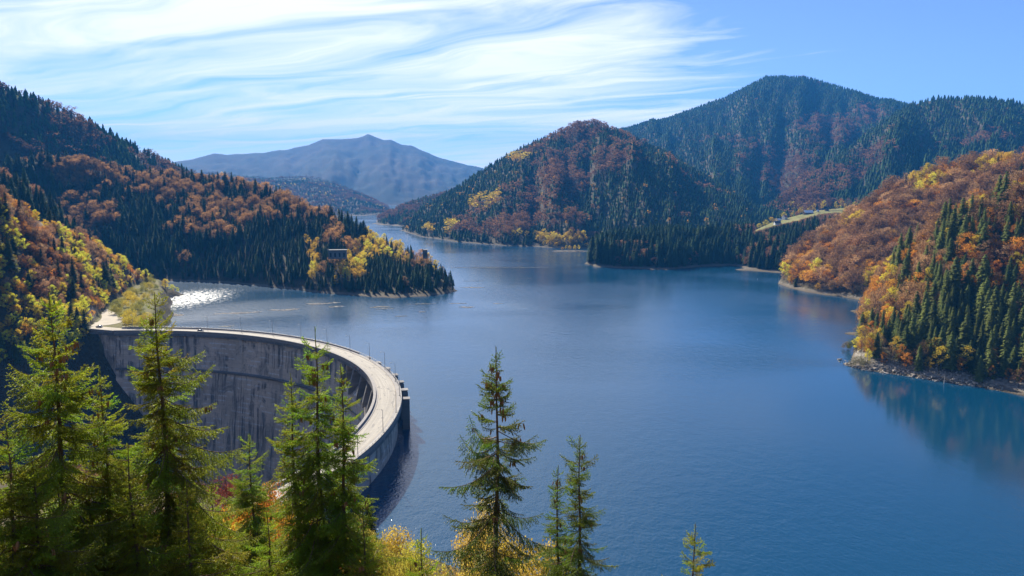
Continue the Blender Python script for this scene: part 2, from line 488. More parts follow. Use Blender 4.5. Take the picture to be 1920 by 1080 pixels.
def terrain_mat():
    m, t = mat('leaf litter earth and rock')
    geo = t.n('ShaderNodeNewGeometry')
    pos = geo.outputs['Position']
    px = t.n('ShaderNodeSeparateXYZ', i0=pos)
    nz = t.noise(pos, 0.03, 6, 0.6)
    nf = t.noise(pos, 0.5, 5, 0.65)
    c = t.mix(t.mapr(nz, 0.35, 0.65), (0.060, 0.042, 0.026), (0.10, 0.085, 0.045))
    c = t.mix(t.mapr(nf, 0.4, 0.7), c, (0.035, 0.032, 0.02))
    mk = t.n('ShaderNodeAttribute', {'attribute_name': 'meadow'}).outputs['Fac']
    rk = t.n('ShaderNodeAttribute', {'attribute_name': 'rock'}).outputs['Fac']
    c = t.mix(mk, c, t.mix(t.noise(pos, 0.02, 3), (0.13, 0.17, 0.04), (0.30, 0.24, 0.10)))
    c = t.mix(t.math('MULTIPLY', rk, t.mapr(nf, 0.3, 0.55), clamp=True), c, t.mix(nf, (0.17, 0.155, 0.13), (0.40, 0.37, 0.33)))
    sh = t.math('ADD', px.outputs[2], t.math('MULTIPLY', nz, -2.2))
    lk = t.n('ShaderNodeAttribute', {'attribute_name': 'lakeside'}).outputs['Fac']
    shore = t.math('MULTIPLY', t.mapr(sh, 1.0, 0.0), lk)
    c = t.mix(shore, c, t.mix(nf, (0.07, 0.055, 0.04), (0.19, 0.16, 0.12)))
    wet = t.math('MULTIPLY', t.mapr(px.outputs[2], 0.5, 0.05), lk)
    c = t.mix(wet, c, (0.06, 0.05, 0.035))
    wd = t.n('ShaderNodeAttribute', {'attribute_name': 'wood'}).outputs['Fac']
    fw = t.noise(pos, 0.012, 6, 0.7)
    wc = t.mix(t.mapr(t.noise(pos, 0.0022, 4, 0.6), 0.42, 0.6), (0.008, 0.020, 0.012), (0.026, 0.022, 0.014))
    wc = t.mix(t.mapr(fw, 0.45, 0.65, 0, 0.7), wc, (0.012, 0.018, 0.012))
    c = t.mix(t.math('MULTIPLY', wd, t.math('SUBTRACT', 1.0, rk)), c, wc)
    bmp = t.n('ShaderNodeBump', Strength=0.8, Distance=1.2, Height=nf).outputs[0]
    b = t.n('ShaderNodeBsdfPrincipled', Base_Color=c, Roughness=0.95, Normal=bmp)
    b.inputs['Specular IOR Level'].default_value = 0.1
    t.n('ShaderNodeOutputMaterial', i0=b.outputs[0])
    return m


def water_mat():
    m, t = mat('lake water')
    pos = t.n('ShaderNodeNewGeometry').outputs['Position']
    big = t.noise(t.vmul(pos, (0.6, 1, 1)), 0.006, 4, 0.5, 0.6)
    r1 = t.noise(t.vmul(pos, (1.0, 0.62, 1)), 0.95, 3, 0.6, 0.3)
    r2 = t.noise(t.vmul(pos, (0.9, 0.7, 1)), 0.22, 2, 0.5, 0.2)
    calm = t.mapr(big, 0.38, 0.62, 0.35, 1.0, True)
    h = t.math('ADD', t.math('MULTIPLY', r1, 0.34), t.math('MULTIPLY', r2, 0.5))
    lx, ly = at_z(1850, 790)
    le = t.n('ShaderNodeVectorMath', {'operation': 'SUBTRACT'}, i0=pos, i1=(lx, ly, 0)).outputs[0]
    lee = t.mapr(t.n('ShaderNodeVectorMath', {'operation': 'LENGTH'}, i0=t.vmul(le, (1 / 110, 1 / 120, 0))).outputs['Value'], 0.5, 1.3, 0.22, 1.0, True)
    calm = t.math('MULTIPLY', calm, lee)
    bmp = t.n('ShaderNodeBump', Strength=t.math('MULTIPLY', calm, 0.45), Distance=1.0, Height=h).outputs[0]
    # ruffled patches: a gusty cove by the bushes left of the dam, thin cat's paws elsewhere
    gx, gy = at_z(350, 560)
    dv = t.n('ShaderNodeVectorMath', {'operation': 'SUBTRACT'}, i0=pos, i1=(gx, gy, 0)).outputs[0]
    dl = t.n('ShaderNodeVectorMath', {'operation': 'LENGTH'}, i0=t.vmul(dv, (1 / 62, 1 / 110, 0))).outputs['Value']
    gust = t.mapr(dl, 1.25, 0.2, 0, 1, True)
    sp = t.noise(t.vmul(pos, (0.45, 0.8, 1)), 0.45, 5, 0.85)
    spk = t.mapr(t.math('ADD', sp, t.math('MULTIPLY', gust, 0.13)), 0.60, 0.70)
    ro = t.math('ADD', 0.09, t.math('MULTIPLY', t.math('MULTIPLY', spk, gust), 0.30))
    ro = t.math('ADD', ro, t.math('MULTIPLY', calm, 0.07))
    b = t.n('ShaderNodeBsdfPrincipled', Base_Color=(0.003, 0.044, 0.098, 1), Roughness=ro, IOR=1.52, Normal=bmp)
    t.n('ShaderNodeOutputMaterial', i0=b.outputs[0])
    return m


BLOCKW = (math.radians(95) - PHI1) / 28 * 190.0


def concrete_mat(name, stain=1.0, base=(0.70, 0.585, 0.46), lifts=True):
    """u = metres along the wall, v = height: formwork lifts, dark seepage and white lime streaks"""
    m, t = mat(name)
    uv = t.n('ShaderNodeTexCoord').outputs['UV']
    s = t.n('ShaderNodeSeparateXYZ', i0=uv)
    U, Vv = s.outputs[0], s.outputs[1]
    blot = t.noise(t.vmul(uv, (0.05, 0.06, 1)), 1.0, 5, 0.6, 0, '2D')
    grain = t.noise(uv, 0.9, 5, 0.7, 0, '2D')
    c = t.mix(t.mapr(blot, 0.3, 0.7), tuple(x * 0.78 for x in base), tuple(x * 1.18 for x in base))
    c = t.mix(t.mapr(grain, 0.35, 0.7, 0, 0.45), c, tuple(x * 0.6 for x in base))
    if lifts:
        row = t.math('FLOOR', t.math('DIVIDE', Vv, 3.0))
        fr = t.math('FRACT', t.math('DIVIDE', Vv, 3.0))
        cell = t.n('ShaderNodeTexWhiteNoise', {'noise_dimensions': '2D'}, Vector=t.n('ShaderNodeCombineXYZ', i0=t.math('FLOOR', t.math('DIVIDE', U, 15.0)), i1=row).outputs[0]).outputs['Value']
        c = t.mix(t.mapr(cell, 0, 1, 0, 0.22), c, tuple(x * 0.55 for x in base))
        line = t.math('GREATER_THAN', fr, 0.955)
        c = t.mix(t.math('MULTIPLY', line, 0.4), c, (0.08, 0.08, 0.08))
        # white lime hanging from some lifts
        top = t.noise(t.n('ShaderNodeCombineXYZ', i0=t.math('MULTIPLY', U, 0.09), i1=t.math('MULTIPLY', row, 3.7)).outputs[0], 1.0, 2, 0.5, 0, '2D')
        drip = t.noise(t.n('ShaderNodeCombineXYZ', i0=t.math('MULTIPLY', U, 1.6), i1=t.math('MULTIPLY', row, 5.1)).outputs[0], 1.0, 3, 0.6, 0, '2D')
        reach = t.math('SUBTRACT', t.math('ADD', fr, t.math('MULTIPLY', drip, 0.9)), 1.12)
        wm = t.math('MULTIPLY', t.mapr(reach, 0, 0.2), t.mapr(top, 0.50, 0.60))
        c = t.mix(t.math('MULTIPLY', wm, 0.85 * stain), c, (0.75, 0.74, 0.72))
    # dark seepage: irregular curtains, narrow tongues, and along the block joints
    zone = t.noise(t.vmul(uv, (0.03, 0.055, 1)), 1.3, 4, 0.65, 0.6, '2D')
    low = t.mapr(Vv, 0, -55, 0.0, 0.11)
    zz = t.mapr(t.math('ADD', zone, low), 0.46, 0.56)
    wob = t.math('ADD', U, t.math('MULTIPLY', t.noise(uv, 0.15, 2, 0.5, 0, '2D'), 1.5))
    st = t.noise(t.n('ShaderNodeCombineXYZ', i0=wob, i1=t.math('MULTIPLY', Vv, 0.05)).outputs[0], 0.26, 6, 0.72, 0, '2D')
    dk = t.math('MULTIPLY', t.mapr(st, 0.47, 0.60), zz)
    c = t.mix(t.math('MULTIPLY', dk, 0.88 * stain), c, (0.055, 0.06, 0.065))
    patch = t.noise(t.vmul(uv, (0.09, 0.05, 1)), 1.0, 5, 0.7, 0.8, '2D')
    c = t.mix(t.math('MULTIPLY', t.mapr(patch, 0.52, 0.66), 0.6 * stain), c, (0.10, 0.105, 0.11))
    c = t.mix(t.math('MULTIPLY', t.mapr(patch, 0.42, 0.34), 0.30 * stain), c, (0.60, 0.58, 0.54))
    if lifts:
        jo = t.math('ABSOLUTE', t.math('SUBTRACT', t.math('FRACT', t.math('DIVIDE', t.math('SUBTRACT', 315.03, U), BLOCKW)), 0.5))
        jm = t.math('MULTIPLY', t.mapr(jo, 0.478, 0.492), t.mapr(zone, 0.36, 0.56))
        c = t.mix(t.math('MULTIPLY', jm, 0.7), c, (0.07, 0.07, 0.075))
    wh = t.noise(t.n('ShaderNodeCombineXYZ', i0=U, i1=t.math('MULTIPLY', Vv, 0.07)).outputs[0], 0.6, 4, 0.7, 0, '2D')
    c = t.mix(t.math('MULTIPLY', t.math('MULTIPLY', t.mapr(wh, 0.60, 0.70), t.mapr(zone, 0.42, 0.55)), 0.5 * stain), c, (0.58, 0.57, 0.54))
    bmp = t.n('ShaderNodeBump', Strength=0.5, Distance=0.1, Height=grain).outputs[0]
    b = t.n('ShaderNodeBsdfPrincipled', Base_Color=c, Roughness=0.9, Normal=bmp)
    t.n('ShaderNodeOutputMaterial', i0=b.outputs[0])
    return m


M_GROUND = terrain_mat()
M_WATER = water_mat()
M_DAM = concrete_mat('stained dam concrete')
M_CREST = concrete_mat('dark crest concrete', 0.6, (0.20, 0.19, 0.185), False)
M_PARAPET = simple('weathered parapet concrete', (0.27, 0.25, 0.23), 0.9, var=0.35, scale=0.5, bump=0.3)


def road_mat():
    m, t = mat('sun bleached asphalt')
    uv = t.n('ShaderNodeTexCoord').outputs['UV']
    s = t.n('ShaderNodeSeparateXYZ', i0=uv)
    lanes = t.noise(t.vmul(uv, (0.02, 1.2, 1)), 1.0, 4, 0.6, 0, '2D')
    nf = t.noise(uv, 0.6, 6, 0.7, 0, '2D')
    c = t.mix(t.mapr(lanes, 0.35, 0.65), (0.28, 0.25, 0.205), (0.40, 0.36, 0.295))
    c = t.mix(t.mapr(nf, 0.3, 0.7, 0, 0.5), c, (0.20, 0.19, 0.17))
    edge = t.math('ABSOLUTE', s.outputs[1])
    dirt = t.mapr(t.math('ADD', edge, t.math('MULTIPLY', nf, 1.2)), 4.2, 4.9)
    c = t.mix(t.math('MULTIPLY', dirt, 0.8), c, (0.27, 0.20, 0.11))
    pt = t.noise(t.vmul(uv, (0.12, 0.5, 1)), 1.0, 2, 0.5, 0, '2D')
    c = t.mix(t.math('MULTIPLY', t.mapr(pt, 0.66, 0.68), 0.6), c, (0.13, 0.12, 0.11))
    b = t.n('ShaderNodeBsdfPrincipled', Base_Color=c, Roughness=0.85)
    t.n('ShaderNodeOutputMaterial', i0=b.outputs[0])
    return m


M_ROAD = road_mat()
M_TRACK = simple('pale gravel track', (0.40, 0.35, 0.27), 0.95, var=0.35, scale=0.15, bump=0.5)
M_STEEL = simple('galvanised steel', (0.30, 0.30, 0.30), 0.5, 0.5, 0.2, 4)

# ------------------------------------------------------------------ ground sheet
MEADOW = [(1450, 424, 26, 7), (1482, 411, 34, 7), (1505, 402, 40, 6), (1550, 396, 34, 6), (1440, 431, 10, 5), (1575, 400, 22, 10)]
ROCKS = [(262, 293, 22, 14, .5), (285, 315, 20, 8, .5), (140, 275, 12, 14, .4), (75, 425, 26, 10, .6), (30, 400, 16, 8, .3), (105, 450, 16, 8, .5),
         (175, 500, 22, 18, .4), (420, 372, 20, 6, .7), (490, 384, 22, 6, .6), (1590, 540, 10, 4, 0), (170, 585, 10, 12, .9), (25, 480, 18, 10, .3)]


def blob(px, py, lst):
    a = np.zeros(np.shape(px))
    for q in lst:
        x, y, rx, ry = q[:4]
        k = q[4] if len(q) > 4 else 1
        a = np.maximum(a, k * np.clip(1.6 - 1.2 * np.hypot((px - x) / rx, (py - y) / ry), 0, 1))
    return a


tha = np.concatenate([np.radians(np.arange(-180, -44, 4.0)), np.radians(np.linspace(-44, 44, 520)), np.radians(np.arange(48, 181, 4.0))])
ra = np.concatenate([[0.01], np.geomspace(1.2, 60, 44, endpoint=False), np.geomspace(60, 2600, 430, endpoint=False), np.geomspace(2600, 11500, 110)])
TH, RR = np.meshgrid(tha, ra, indexing='ij')
GX, GY = RR * np.sin(TH), RR * np.cos(TH)
GZ, GI, GT = terrain(GX, GY)
nr = len(ra)
idx = np.arange(GX.size).reshape(GX.shape)
Fq = np.stack([idx[:-1, :-1], idx[:-1, 1:], idx[1:, 1:], idx[1:, :-1]], -1).reshape(-1, 4)
gme = mesh_np('ground', np.stack([GX, GY, GZ], -1).reshape(-1, 3), Fq, [M_GROUND], smooth=True)
gpx, gpy = project(GX, GY, GZ)
front = GY > 5
mead0 = np.where((GI == LNAMES.index('shelf')) & (GZ > 12) & (GX < -150), .55, 0)
mead = np.where(front & (GI == LNAMES.index('wooded_headland')) & (gpx > 1405) & (gpx < 1625), np.clip((np.interp(gpx, [1405, 1450, 1500, 1530, 1600], [448, 438, 428, 420, 413]) - gpy) / 3, 0, 1), 0)
mead = np.maximum(mead, mead0)
rock = np.where(front, blob(gpx, gpy, ROCKS), 0)
rock = np.maximum(rock, np.where(front & (GI == LNAMES.index('spruce_hill')), np.clip((7 - GZ) / 5, 0, 1), 0) * 0.9)
rock = np.maximum(rock, np.where(front & (GI == LNAMES.index('far_mountain')), blob(gpx, gpy, [(760, 300, 50, 9), (830, 315, 45, 7), (740, 320, 40, 12), (800, 340, 35, 10), (540, 305, 30, 8)]) * .3, 0))
gd_ = np.hypot(GX - DC[0], GY - DC[1])
lakeside = np.where((gd_ > R_OUT - 4) & (TH > math.radians(-33)) & ~((RR < 480) & (TH < math.radians(-27))), 1.0, 0.0)
rb_ = (GI == LNAMES.index('beech_hill')) | (GI == LNAMES.index('bed')) | (GI == LNAMES.index('wooded_headland'))
rock = np.maximum(rock, np.where(front & rb_, np.clip((2.6 - GZ) / 1.5, 0, 1) * (GZ > -3), 0) * np.where(GI == LNAMES.index('wooded_headland'), .35, 1))
wood = np.where((RR > 4200) & (GZ > 3), 1.0, 0.0)
for nm, arr in (('meadow', mead), ('rock', rock), ('lakeside', lakeside), ('wood', wood)):
    at = gme.attributes.new(nm, 'FLOAT', 'POINT')
    at.data.foreach_set('value', arr.ravel().astype(np.float32))
tag(link('ground', gme), 'wooded hills and lake bed', kind='structure')

# horizon seen from the camera, for leaving out trees nobody can see
ELV = (GZ - CAMZ) / np.maximum(RR, 1)
HORI = np.maximum.accumulate(ELV, axis=1)


def horizon_before(th, r):
    i = np.clip(np.interp(th, tha, np.arange(len(tha))).astype(int), 0, len(tha) - 1)
    j = np.clip(np.searchsorted(ra, r * 0.985) - 1, 0, nr - 1)
    return HORI[i, j]


# water: one sheet
wth = np.radians(np.linspace(-180, 180, 73))
wr = np.array([0.5, 60, 200, 600, 1500, 4000, 11500])
WT, WR = np.meshgrid(wth, wr, indexing='ij')
wi = np.arange(WT.size).reshape(WT.shape)
# downstream of the dam the valley is dry: the sheet is a ring sector grid without the gorge
wv, wf = [], []


def lake_mesh():
    """level sheet in the lake, cut along the dam's upstream side so that the dry gorge stays dry"""
    vs, fs = [], []
    a0, a1 = math.radians(96), math.radians(-60)
    n = 80
    for k in range(n + 1):
        ph = a0 + (a1 - a0) * k / n
        vs.append((DC[0] + (R_OUT - 3) * math.cos(ph), DC[1] + (R_OUT - 3) * math.sin(ph), 0))
    outer = []
    for k in range(n + 1):
        ph = a0 + (a1 - a0) * k / n
        outer.append((DC[0] + 11500 * math.cos(ph), DC[1] + 11500 * math.sin(ph), 0))
    rings = [R_OUT - 3, 260, 400, 700, 1500, 4000, 11500]
    vs = [(DC[0] + R * math.cos(a0 + (a1 - a0) * k / n), DC[1] + R * math.sin(a0 + (a1 - a0) * k / n), 0) for R in rings for k in range(n + 1)]
    for i in range(len(rings) - 1):
        for k in range(n):
            a = i * (n + 1) + k
            fs.append((a, a + 1, a + n + 2, a + n + 1))
    # strip to the left of the dam's end, behind the shelf
    b = len(vs)
    x0, y0 = DC[0] + (R_OUT - 3) * math.cos(a0), DC[1] + (R_OUT - 3) * math.sin(a0)
    x1, y1 = DC[0] + 11500 * math.cos(a0), DC[1] + 11500 * math.sin(a0)
    vs += [(x0, y0, 0), (x1, y1, 0), (-12000, 12000, 0), (-1500, 600, 0), (-320, 560, 0)]
    fs.append((b, b + 1, b + 2, b + 3, b + 4))
    me = bpy.data.meshes.new('lake_water')
    me.from_pydata(vs, [], fs)
    me.materials.append(M_WATER)
    me.update()
    return me


tag(link('lake_water', lake_mesh()), 'blue lake water', kind='structure')

# ------------------------------------------------------------------ the dam
dam = thing('arch_dam', (DC[0], DC[1], 0), 'tall curved grey concrete dam holding back the lake, a road along its crest', 'dam')
PHI0 = math.radians(95)
SP0, SP1 = math.radians(9), math.radians(35)       # the overflow bays


def arc_strip(prof, a0, a1, n, closed=True, cap=True):
    """prof: list of (R, z) walked round the section; swept along the arc; uv in metres"""
    vs, uv = [], []
    m = len(prof)
    for k in range(n + 1):
        a = a0 + (a1 - a0) * k / n
        for R, z in prof:
            vs.append((R * math.cos(a), R * math.sin(a), z))
            uv.append((a * 190.0, z))
    fs = []
    for k in range(n):
        for j in range(m if closed else m - 1):
            p, q = k * m + j, k * m + (j + 1) % m
            fs.append((p, q, q + m, p + m))
    return vs, fs, uv, m, n


def arc_part(name, prof, a0, a1, n, material, parent=dam, label=None, road=False, smooth=False):
    vs, fs, uv, m, n = arc_strip(prof, a0, a1, n)
    fs = fs + [tuple(range(m)), tuple(range(n * m + m - 1, n * m - 1, -1))]
    me = bpy.data.meshes.new(name)
    me.from_pydata(vs, [], fs)
    ul = me.uv_layers.new(name='UVMap')
    for lp in me.loops:
        u_, v_ = uv[lp.vertex_index]
        if road:
            p = vs[lp.vertex_index]
            v_ = math.hypot(p[0], p[1]) - 189.5
        ul.data[lp.index].uv = (u_, v_)
    me.materials.append(material)
    me.update()
    o = link(name, me, parent)
    if label: o['label'] = label
    return o


nb = 28
stepa = (PHI0 - PHI1) / nb
rnd = random.Random(4)
for k in range(nb):
    a1 = PHI0 - k * stepa
    a0 = a1 - stepa
    g = 0.05 / 184
    d = rnd.uniform(-0.05, 0.05)
    mid = (a0 + a1) / 2
    spill = SP0 < mid < SP1
    if spill:
        up = [(193.5, 12.4), (193.9, -8), (188, -9.2), (181.5 + d, -9.2), (182.6 + d, -1.0), (186.5, 3.0), (189.5, 4.6), (191.0, 4.6), (191.0, 12.4)]
    else:
        up = [(193.6, 12.4), (194.2, -9.2), (183.2 + d, -9.2), (185.0 + d, 12.4)]
    arc_part('wall_block', up, a0 + g, a1 - g, 5, M_DAM)
    lo = [(194.2, -9.25), (196.5, -34), (196.5, -96), (172.5 + d, -96), (177.5 + d, -50), (182.2 + d, -10.3), (183.0 + d, -9.3)]
    arc_part('wall_block', lo, a0 + g, a1 - g, 5, M_DAM)
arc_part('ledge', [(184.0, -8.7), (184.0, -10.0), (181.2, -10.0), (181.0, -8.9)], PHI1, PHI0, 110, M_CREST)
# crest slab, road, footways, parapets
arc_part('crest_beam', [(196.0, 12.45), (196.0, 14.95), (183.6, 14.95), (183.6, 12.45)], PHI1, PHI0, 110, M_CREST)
arc_part('roadway', [(193.6, 14.97), (193.6, 15.02), (185.6, 15.02), (185.6, 14.97)], PHI1, PHI0, 110, M_ROAD, road=True)
arc_part('footway', [(195.4, 14.97), (195.4, 15.15), (193.62, 15.15), (193.62, 14.97)], PHI1, PHI0, 110, M_PARAPET)
arc_part('footway', [(185.58, 14.97), (185.58, 15.15), (184.55, 15.15), (184.55, 14.97)], PHI1, PHI0, 110, M_PARAPET)
arc_part('parapet', [(184.5, 14.97), (184.5, 15.95), (184.6, 16.0), (183.5, 16.05), (183.4, 15.95), (183.55, 14.0)], PHI1, PHI0, 110, M_PARAPET)
arc_part('parapet', [(196.1, 13.8), (196.1, 15.9), (195.45, 15.9), (195.45, 14.97)], SP1 + .03, PHI0, 60, M_PARAPET)
arc_part('parapet', [(196.1, 13.8), (196.1, 15.75), (195.6, 15.75), (195.6, 14.97)], PHI1, SP0 - .05, 50, M_PARAPET)
# posts and rails of the steel railing on the upstream edge
n = 0
mb = MB()
mb.box((0, 0, 0.55), (0.09, 0.09, 1.1))
post_me = mb.mesh('railing_post', [M_STEEL])
a = PHI1 + 0.02
while a < PHI0 - 0.02 and n < 290:
    if SP0 - .06 < a < SP1 + .04 or n % 1 == 0:
        R = 195.75
        o = link('railing_post', post_me, dam, (R * math.cos(a), R * math.sin(a), 15.15 if SP0 - .06 < a < SP1 + .04 else 15.75))
        o.rotation_euler = (0, 0, a)
        o.scale = (1, 1, 1 if SP0 - .06 < a < SP1 + .04 else 0.45)
    n += 1
    a += 2.4 / 194 if SP0 - .06 < a < SP1 + .04 else 3.2 / 194
for zz in (16.2, 15.7):
    arc_part('railing_rail', [(195.79, zz), (195.79, zz + .07), (195.71, zz + .07), (195.71, zz)], SP0 - .06, SP1 + .04, 40, M_STEEL)
arc_part('railing_rail', [(195.79, 16.22), (195.79, 16.28), (195.71, 16.28), (195.71, 16.22)], SP1 + .04, PHI0, 60, M_STEEL)
arc_part('railing_rail', [(195.79, 16.22), (195.79, 16.28), (195.71, 16.28), (195.71, 16.22)], PHI1, SP0 - .06, 50, M_STEEL)
# overflow bays: piers on the downstream side, blocks with hoods on the lake side
npier = 7
for k in range(npier):
    a = SP0 + (SP1 - SP0) * k / (npier - 1)
    g = 0.9 / 190
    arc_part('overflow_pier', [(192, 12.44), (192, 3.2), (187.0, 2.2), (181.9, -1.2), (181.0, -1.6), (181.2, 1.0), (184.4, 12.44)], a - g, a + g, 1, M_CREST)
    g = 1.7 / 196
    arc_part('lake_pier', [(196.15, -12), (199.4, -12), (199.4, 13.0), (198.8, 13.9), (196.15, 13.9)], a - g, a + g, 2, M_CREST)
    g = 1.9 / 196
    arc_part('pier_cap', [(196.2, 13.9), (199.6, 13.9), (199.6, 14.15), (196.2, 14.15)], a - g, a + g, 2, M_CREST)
# straight wing wall at the left end
pe = (R_IN * math.cos(PHI0), R_IN * math.sin(PHI0))
wd = np.array([math.cos(PHI0 + math.pi / 2), math.sin(PHI0 + math.pi / 2)])
wdir = np.array(at_z(148, 616.5, ROADZ)) - np.array([DC[0] + pe[0], DC[1] + pe[1]])
wl = float(np.linalg.norm(wdir)); wdir /= wl
nrm = np.array([-wdir[1], wdir[0]])
if nrm @ np.array([0, 1]) < 0: nrm = -nrm


def wing(name, s0, s1, o0, o1, z0, z1, material, bat=0.0):
    P = lambda s_, o_, z_: (pe[0] + wdir[0] * s_ + nrm[0] * o_, pe[1] + wdir[1] * s_ + nrm[1] * o_, z_)
    vs = [P(s0, o0 - bat, z0), P(s1, o0 - bat, z0), P(s1, o1, z0), P(s0, o1, z0), P(s0, o0, z1), P(s1, o0, z1), P(s1, o1, z1), P(s0, o1, z1)]
    fs = [(0, 1, 5, 4), (1, 2, 6, 5), (2, 3, 7, 6), (3, 0, 4, 7), (4, 5, 6, 7), (3, 2, 1, 0)]
    me = bpy.data.meshes.new(name)
    me.from_pydata(vs, [], fs)
    ul = me.uv_layers.new(name='UVMap')
    for p in me.polygons:
        for li in p.loop_indices:
            vtx = vs[me.loops[li].vertex_index]
            ul.data[li].uv = (-vtx[0] * 1.02 + vtx[1] * .3 + 400, vtx[2])
    me.materials.append(material); me.update()
    return link(name, me, dam)


ww = wl / 3
for k in range(3):
    wing('wing_wall', k * ww + .04, (k + 1) * ww - .04, 1.0 - 0.4 * (k == 0), 10.5, -45, 12.4, M_DAM, 2.0)
wing('wing_beam', 0.02, wl + 2, -0.4, 11.5, 12.45, 14.95, M_CREST)
wing('roadway', 0.02, wl + 2.1, 0.62, 11.2, 14.96, 15.03, M_TRACK)
wing('parapet', 0.03, wl + 2.2, -0.5, 0.6, 14.2, 15.9, M_PARAPET)

# lamp posts on the upstream edge
mb = MB(); mb.tube([(0, 0, 0), (0, 0, 8.9)], [0.13, 0.075], 6)
lp_pole = mb.mesh('pole', [M_STEEL])
mb = MB(); mb.tube([(0, 0, 8.85), (-0.5, 0, 9.15), (-1.7, 0, 9.25)], [0.06, 0.05, 0.05], 5)
lp_arm = mb.mesh('arm', [M_STEEL])
mb = MB(); mb.box((-2.05, 0, 9.24), (0.8, 0.28, 0.16), taper=0.7)
lp_head = mb.mesh('lamp_head', [M_STEEL])
mb = MB(); mb.box((0, 0, 0.12), (0.45, 0.45, 0.24))
lp_base = mb.mesh('base_plate', [M_PARAPET])
LP_LABEL = ['at the far left end of the dam, beside the bushes', 'second from the left end of the dam', 'third from the left end, right of the dark car',
            'fourth from the left end of the dam', 'fifth from the left end of the dam', 'sixth from the left end of the dam',
            'behind the tallest tip of the three near spruces', 'just left of the first overflow pier', 'beside the farthest overflow pier',
            'between the upper overflow piers', 'beside the middle overflow piers', 'beside the nearest overflow pier',
            'at the rightmost bend of the dam road', 'on the near bend, in front of pale asphalt', 'nearest one seen on the road, by the low parapet', 'hidden behind the near spruces', 'last one by the near slope']
a, k = math.radians(92.8), 0
while a > PHI1 + 0.05:
    R = 195.0
    o = thing('street_lamp', (DC[0] + R * math.cos(a), DC[1] + R * math.sin(a), 15.15), 'slim grey lamp post ' + LP_LABEL[min(k, 16)], 'lamp post', 'lamp posts along the dam road', a)
    for nm, me in (('pole', lp_pole), ('arm', lp_arm), ('lamp_head', lp_head), ('base_plate', lp_base)):
        link(nm, me, o)
    a -= math.radians(7.6); k += 1

# ------------------------------------------------------------------ gravel road on the shelf
RD = [(120, 622, 9), (160, 610, 16), (205, 606, 17), (212, 596, 14), (203, 588, 9), (190, 580, 7), (186, 573, 6), (194, 563, 5.5), (206, 555, 5), (216, 546, 4.5), (226, 538, 4.5), (236, 530, 4.5), (247, 522, 4.5), (258, 516, 4.5)]


def ribbon(name, pts, z0, material):
    P = np.array([(*at_z(x, y, z0), wd_) for x, y, wd_ in pts])
    tt = np.linspace(0, len(P) - 1, 90)
    Q = np.stack([np.interp(tt, np.arange(len(P)), P[:, j]) for j in range(3)], 1)
    ker = np.ones(5) / 5
    for j in range(3):
        Q[2:-2, j] = np.convolve(Q[:, j], ker, 'valid')
    T = np.gradient(Q[:, :2], axis=0); T /= np.linalg.norm(T, axis=1)[:, None] + 1e-9
    N = np.stack([-T[:, 1], T[:, 0]], 1)
    vs, fs = [], []
    m = 9
    for i in range(len(Q)):
        for j in range(m):
            o_ = (j / (m - 1) - 0.5) * Q[i, 2]
            x, y = Q[i, 0] + N[i, 0] * o_, Q[i, 1] + N[i, 1] * o_
            vs.append((x, y, z0 + 0.15 - 0.1 * abs(j / (m - 1) - .5)))
    for i in range(len(Q) - 1):
        for j in range(m - 1):
            q = i * m + j
            fs.append((q, q + 1, q + m + 1, q + m))
    me = bpy.data.meshes.new(name); me.from_pydata(vs, [], fs); me.materials.append(material); me.update()
    return link(name, me)


tag(ribbon('gravel_road', RD, ROADZ, M_TRACK), 'pale gravel road', kind='structure')

# ------------------------------------------------------------------ tree models
def spruce_mesh(name, seed, whorls, per, bits, wid=0.17, bare=0.06):
    """height 1; whorls of drooping sprays made of small leaf-shaped triangles"""
    rg = np.random.RandomState(seed)
    V, Fc = [], []
    lean = rg.uniform(-.01, .01, 2)
    for i in range(whorls):
        h = bare + (1 - bare) * ((i + rg.uniform(-.3, .3)) / whorls)
        h = min(max(h, bare), 0.985)
        L0 = wid * (1 - h) ** 0.68 * (1 if h > .15 else .75 + h * 1.6) + 0.008
        a0 = rg.uniform(0, 6.28)
        for j in range(per):
            a = a0 + j * 6.283 / per + rg.uniform(-.35, .35)
            L = L0 * rg.uniform(0.6, 1.15)
            ca, sa = math.cos(a), math.sin(a)
            for b in range(bits):
                f0 = b / bits * 0.85
                f1 = min(f0 + 1.35 / bits, 1.0)
                wv = L0 * (0.34 - 0.2 * f1) + .004
                drop = 0.30 * L
                z0 = h - drop * f0 * 1.2 + rg.uniform(-.2, .2) * .012
                z1 = h - drop * f1 * 0.9 - rg.uniform(0.2, 1.0) * 0.018
                s = rg.uniform(-.6, .6) * wv
                p0 = (ca * L * f0 - sa * s, sa * L * f0 + ca * s, z0 + .008)
                p1 = (ca * L * (f0 + f1) / 2 - sa * (s + wv), sa * L * (f0 + f1) / 2 + ca * (s + wv), (z0 + z1) / 2 - .008)
                p2 = (ca * L * f1 - sa * s * .5, sa * L * f1 + ca * s * .5, z1)
                p3 = (ca * L * (f0 + f1) / 2 - sa * (s - wv), sa * L * (f0 + f1) / 2 + ca * (s - wv), (z0 + z1) / 2 - .012)
                k = len(V)
                V += [p0, p1, p2, p3]
                Fc += [(k, k + 1, k + 2), (k, k + 2, k + 3)]
    k = len(V)
    V += [(-.006, 0, .93), (.006, .004, .93), (0, 0, 1.0), (0, -.006, .93)]
    Fc += [(k, k + 1, k + 2), (k, k + 2, k + 3)]
    V = np.array(V); V[:, 0] += lean[0] * V[:, 2]; V[:, 1] += lean[1] * V[:, 2]
    return V, np.array(Fc)


